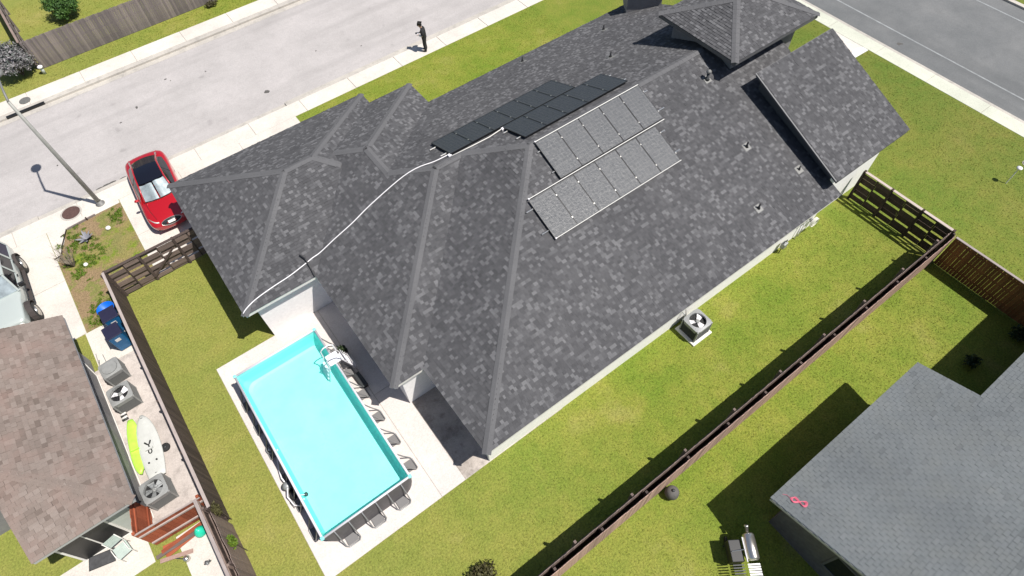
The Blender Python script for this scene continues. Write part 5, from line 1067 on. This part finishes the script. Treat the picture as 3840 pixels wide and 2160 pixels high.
for s in (-1, 1):
    addchain(0, [(.10*s,0,.90,.09), (.11*s,.03,.50,.058), (.115*s,-.02,.09,.038), (.12*s,.05,.035,.036), (.125*s,.14,.028,.028)])
    h = addchain(2, [(.16*s,.02,1.40,.062), (.25*s,-.01,1.22,.046), (.25*s,.05,1.07,.044), (.16*s,.22,1.09,.040), (.11*s,.28,1.10,.030), (.10*s,.32,1.10,.030)])
    for k, (dx, L) in enumerate(((.024, .055), (.008, .065), (-.008, .062), (-.024, .05))): addchain(h, [((.10+dx)*s, .32+L*.6, 1.095, .0095), ((.092+dx*.6)*s, .32+L, 1.075, .008)])
    addchain(h, [(.06*s, .33, 1.115, .010), (.045*s, .36, 1.115, .008)])
body = skinned('body', V, E, 'skin', per)
skinned('shirt', [(0,0,1.12,(.215,.17)), (0,0,.84,(.20,.165)), (0,.025,1.34,(.225,.175)), (0,.05,1.45,(.13,.11)), (0,.085,1.52,.085)]+[p for s in (-1, 1) for p in ((.19*s,.02,1.40,.105), (.265*s,-.01,1.22,.082), (.265*s,.02,1.10,.072))], [(1,0),(0,2),(2,3),(3,4),(2,5),(5,6),(6,7),(2,8),(8,9),(9,10)], 'black_cloth', body)
skinned('trousers', [(0,0,1.02,(.19,.155)), (0,0,.88,(.19,.155))]+[p for s in (-1, 1) for p in ((.105*s,0,.80,.125), (.115*s,.03,.48,.098), (.12*s,-.01,.02,.08))], [(0,1),(1,2),(2,3),(3,4),(1,5),(5,6),(6,7)], 'black_cloth', body)
for s in (-1, 1): skinned('sleeve', [(.255*s,.045,1.07,.062), (.16*s,.22,1.09,.054), (.125*s,.265,1.10,.045)], [(0,1),(1,2)], 'off_white', body)
skinned('cap', [(0,.14,1.70,.122), (0,.13,1.775,.105), (0,.29,1.69,(.095,.02))], [(0,1),(0,2)], 'hair', body); skinned('hair', [(0,.10,1.60,.11), (0,.11,1.72,.115)], [(0,1)], 'hair', body)
for s in (-1, 1): skinned('shoe', [(.118*s,-.06,.05,.06), (.12*s,.06,.045,.056), (.125*s,.19,.03,.04)], [(0,1),(1,2)], 'black_plastic', body)
fc = MB(); 
for s in (-1, 1): fc.lathe([(.012, -.004), (.012, .004)], 8, Matrix.Translation((.036*s, .262, 1.645)) @ Matrix.Rotation(R(90), 4, 'X'))
fc.build('eyes', 'hair', body); skinned('nose', [(0,.255,1.63,.014), (0,.275,1.605,.016)], [(0,1)], 'skin', body)
MB().cbox(-.028, .244, 1.572, .028, .258, 1.582, .003).build('mouth', 'pink_wood', body)
rc = thing('controller', 'small white handheld remote controller held by the standing person', 'controller', (14.33, 28.86, .02), R(53)); MB().cbox(-.10, .27, 1.105, .10, .39, 1.14, .012).build('case', 'white_plastic', rc); MB().cbox(-.07, .34, 1.14, .07, .47, 1.15, .004, Matrix.Translation((0, 0, .0))).build('screen', 'window_glass', rc)
for s in (-1, 1): MB().cyl((.05*s, .31, 1.14), (.05*s, .31, 1.165), .008, n=6).build('stick', 'dark_metal', rc)

# ================================================================== grass
def inside(P, x0, y0, x1, y1): return (P[:, 0] > x0) & (P[:, 0] < x1) & (P[:, 1] > y0) & (P[:, 1] < y1)
def grass_mesh(name, label, regions, holes, dens, hgt, wid, mat):
    PS = []
    for (x0, y0, x1, y1, m_) in regions:
        n = int((x1-x0)*(y1-y0)*dens*m_); PS.append(np.column_stack((RNG.uniform(x0, x1, n), RNG.uniform(y0, y1, n))))
    P = np.vstack(PS); keep = np.ones(len(P), bool)
    for h in holes: keep &= ~inside(P, *h)
    P = P[keep]; n = len(P); nb = 3
    P = np.repeat(P, nb, axis=0)+RNG.normal(size=(n*nb, 2))*.022; N = len(P)
    a = RNG.uniform(0, 2*np.pi, N); lean = RNG.uniform(.2, 1.0, N)*hgt; hh = RNG.uniform(.45, 1.15, N)*hgt; la = RNG.uniform(0, 2*np.pi, N); w = RNG.uniform(.6, 1.4, N)*wid
    base = np.column_stack((P, np.full(N, -.003))); s = np.column_stack((np.cos(a)*w, np.sin(a)*w, np.zeros(N)))
    tip = base+np.column_stack((np.cos(la)*lean, np.sin(la)*lean, hh))
    vs = np.empty((N*3, 3)); vs[0::3] = base-s; vs[1::3] = base+s; vs[2::3] = tip
    me = bpy.data.meshes.new(name); me.vertices.add(N*3); me.vertices.foreach_set('co', vs.ravel()); me.loops.add(N*3); me.loops.foreach_set('vertex_index', np.arange(N*3, dtype=np.int32))
    me.polygons.add(N); me.polygons.foreach_set('loop_start', np.arange(0, N*3, 3, dtype=np.int32)); me.polygons.foreach_set('loop_total', np.full(N, 3, dtype=np.int32)); me.update(calc_edges=True); me.materials.append(M[mat])
    o = bpy.data.objects.new(name, me); COL.objects.link(o); tag(o, label, 'grass', None, 'stuff')
holes = [(-3.67, 6.61, 6.5, 16.47), (-1.1, 16.4, 25.7, 22), (1.9, 10, 25.3, 22), (3.0, 6.58, 25.4, 22.2), (-1.1, 16, 10.5, 24.4), (-4.05, 22.5, 5.67, 28.5), (-5.7, -5, -5.5, 22.6), (9.5, -9, 30, -2.9), (9.5, -9, 16.4, -1.0), (12.4, 5.4, 13.5, 6.5), (25.5, 12.8, 34.2, 15.25)]
grass_mesh('grass', 'short yellow-green lawn grass around the pale-walled house', [(-5.5, 4, -3.7, 22.4, 1), (-3.7, 16.4, -1, 22.4, 1), (-4.5, 2.2, 24, 6.6, 1), (2, -6, 10, 2.0, 1), (10, -1.2, 23.7, 2.0, 1), (16.3, -3, 23.7, -1.2, .6), (5.67, 22, 22, 28.48, .7), (24, -3, 34.1, 12.85, .55), (25, 15.2, 34.1, 20, .5)], holes, 150, .036, .011, 'lawn_blades')
grass_mesh('far_grass', 'short grass strip and far yard beyond the street', [(-6.5, 40.2, 9.5, 41.8, .8), (-4.5, 42, 8, 50, .45)], [], 110, .055, .012, 'lawn_blades')
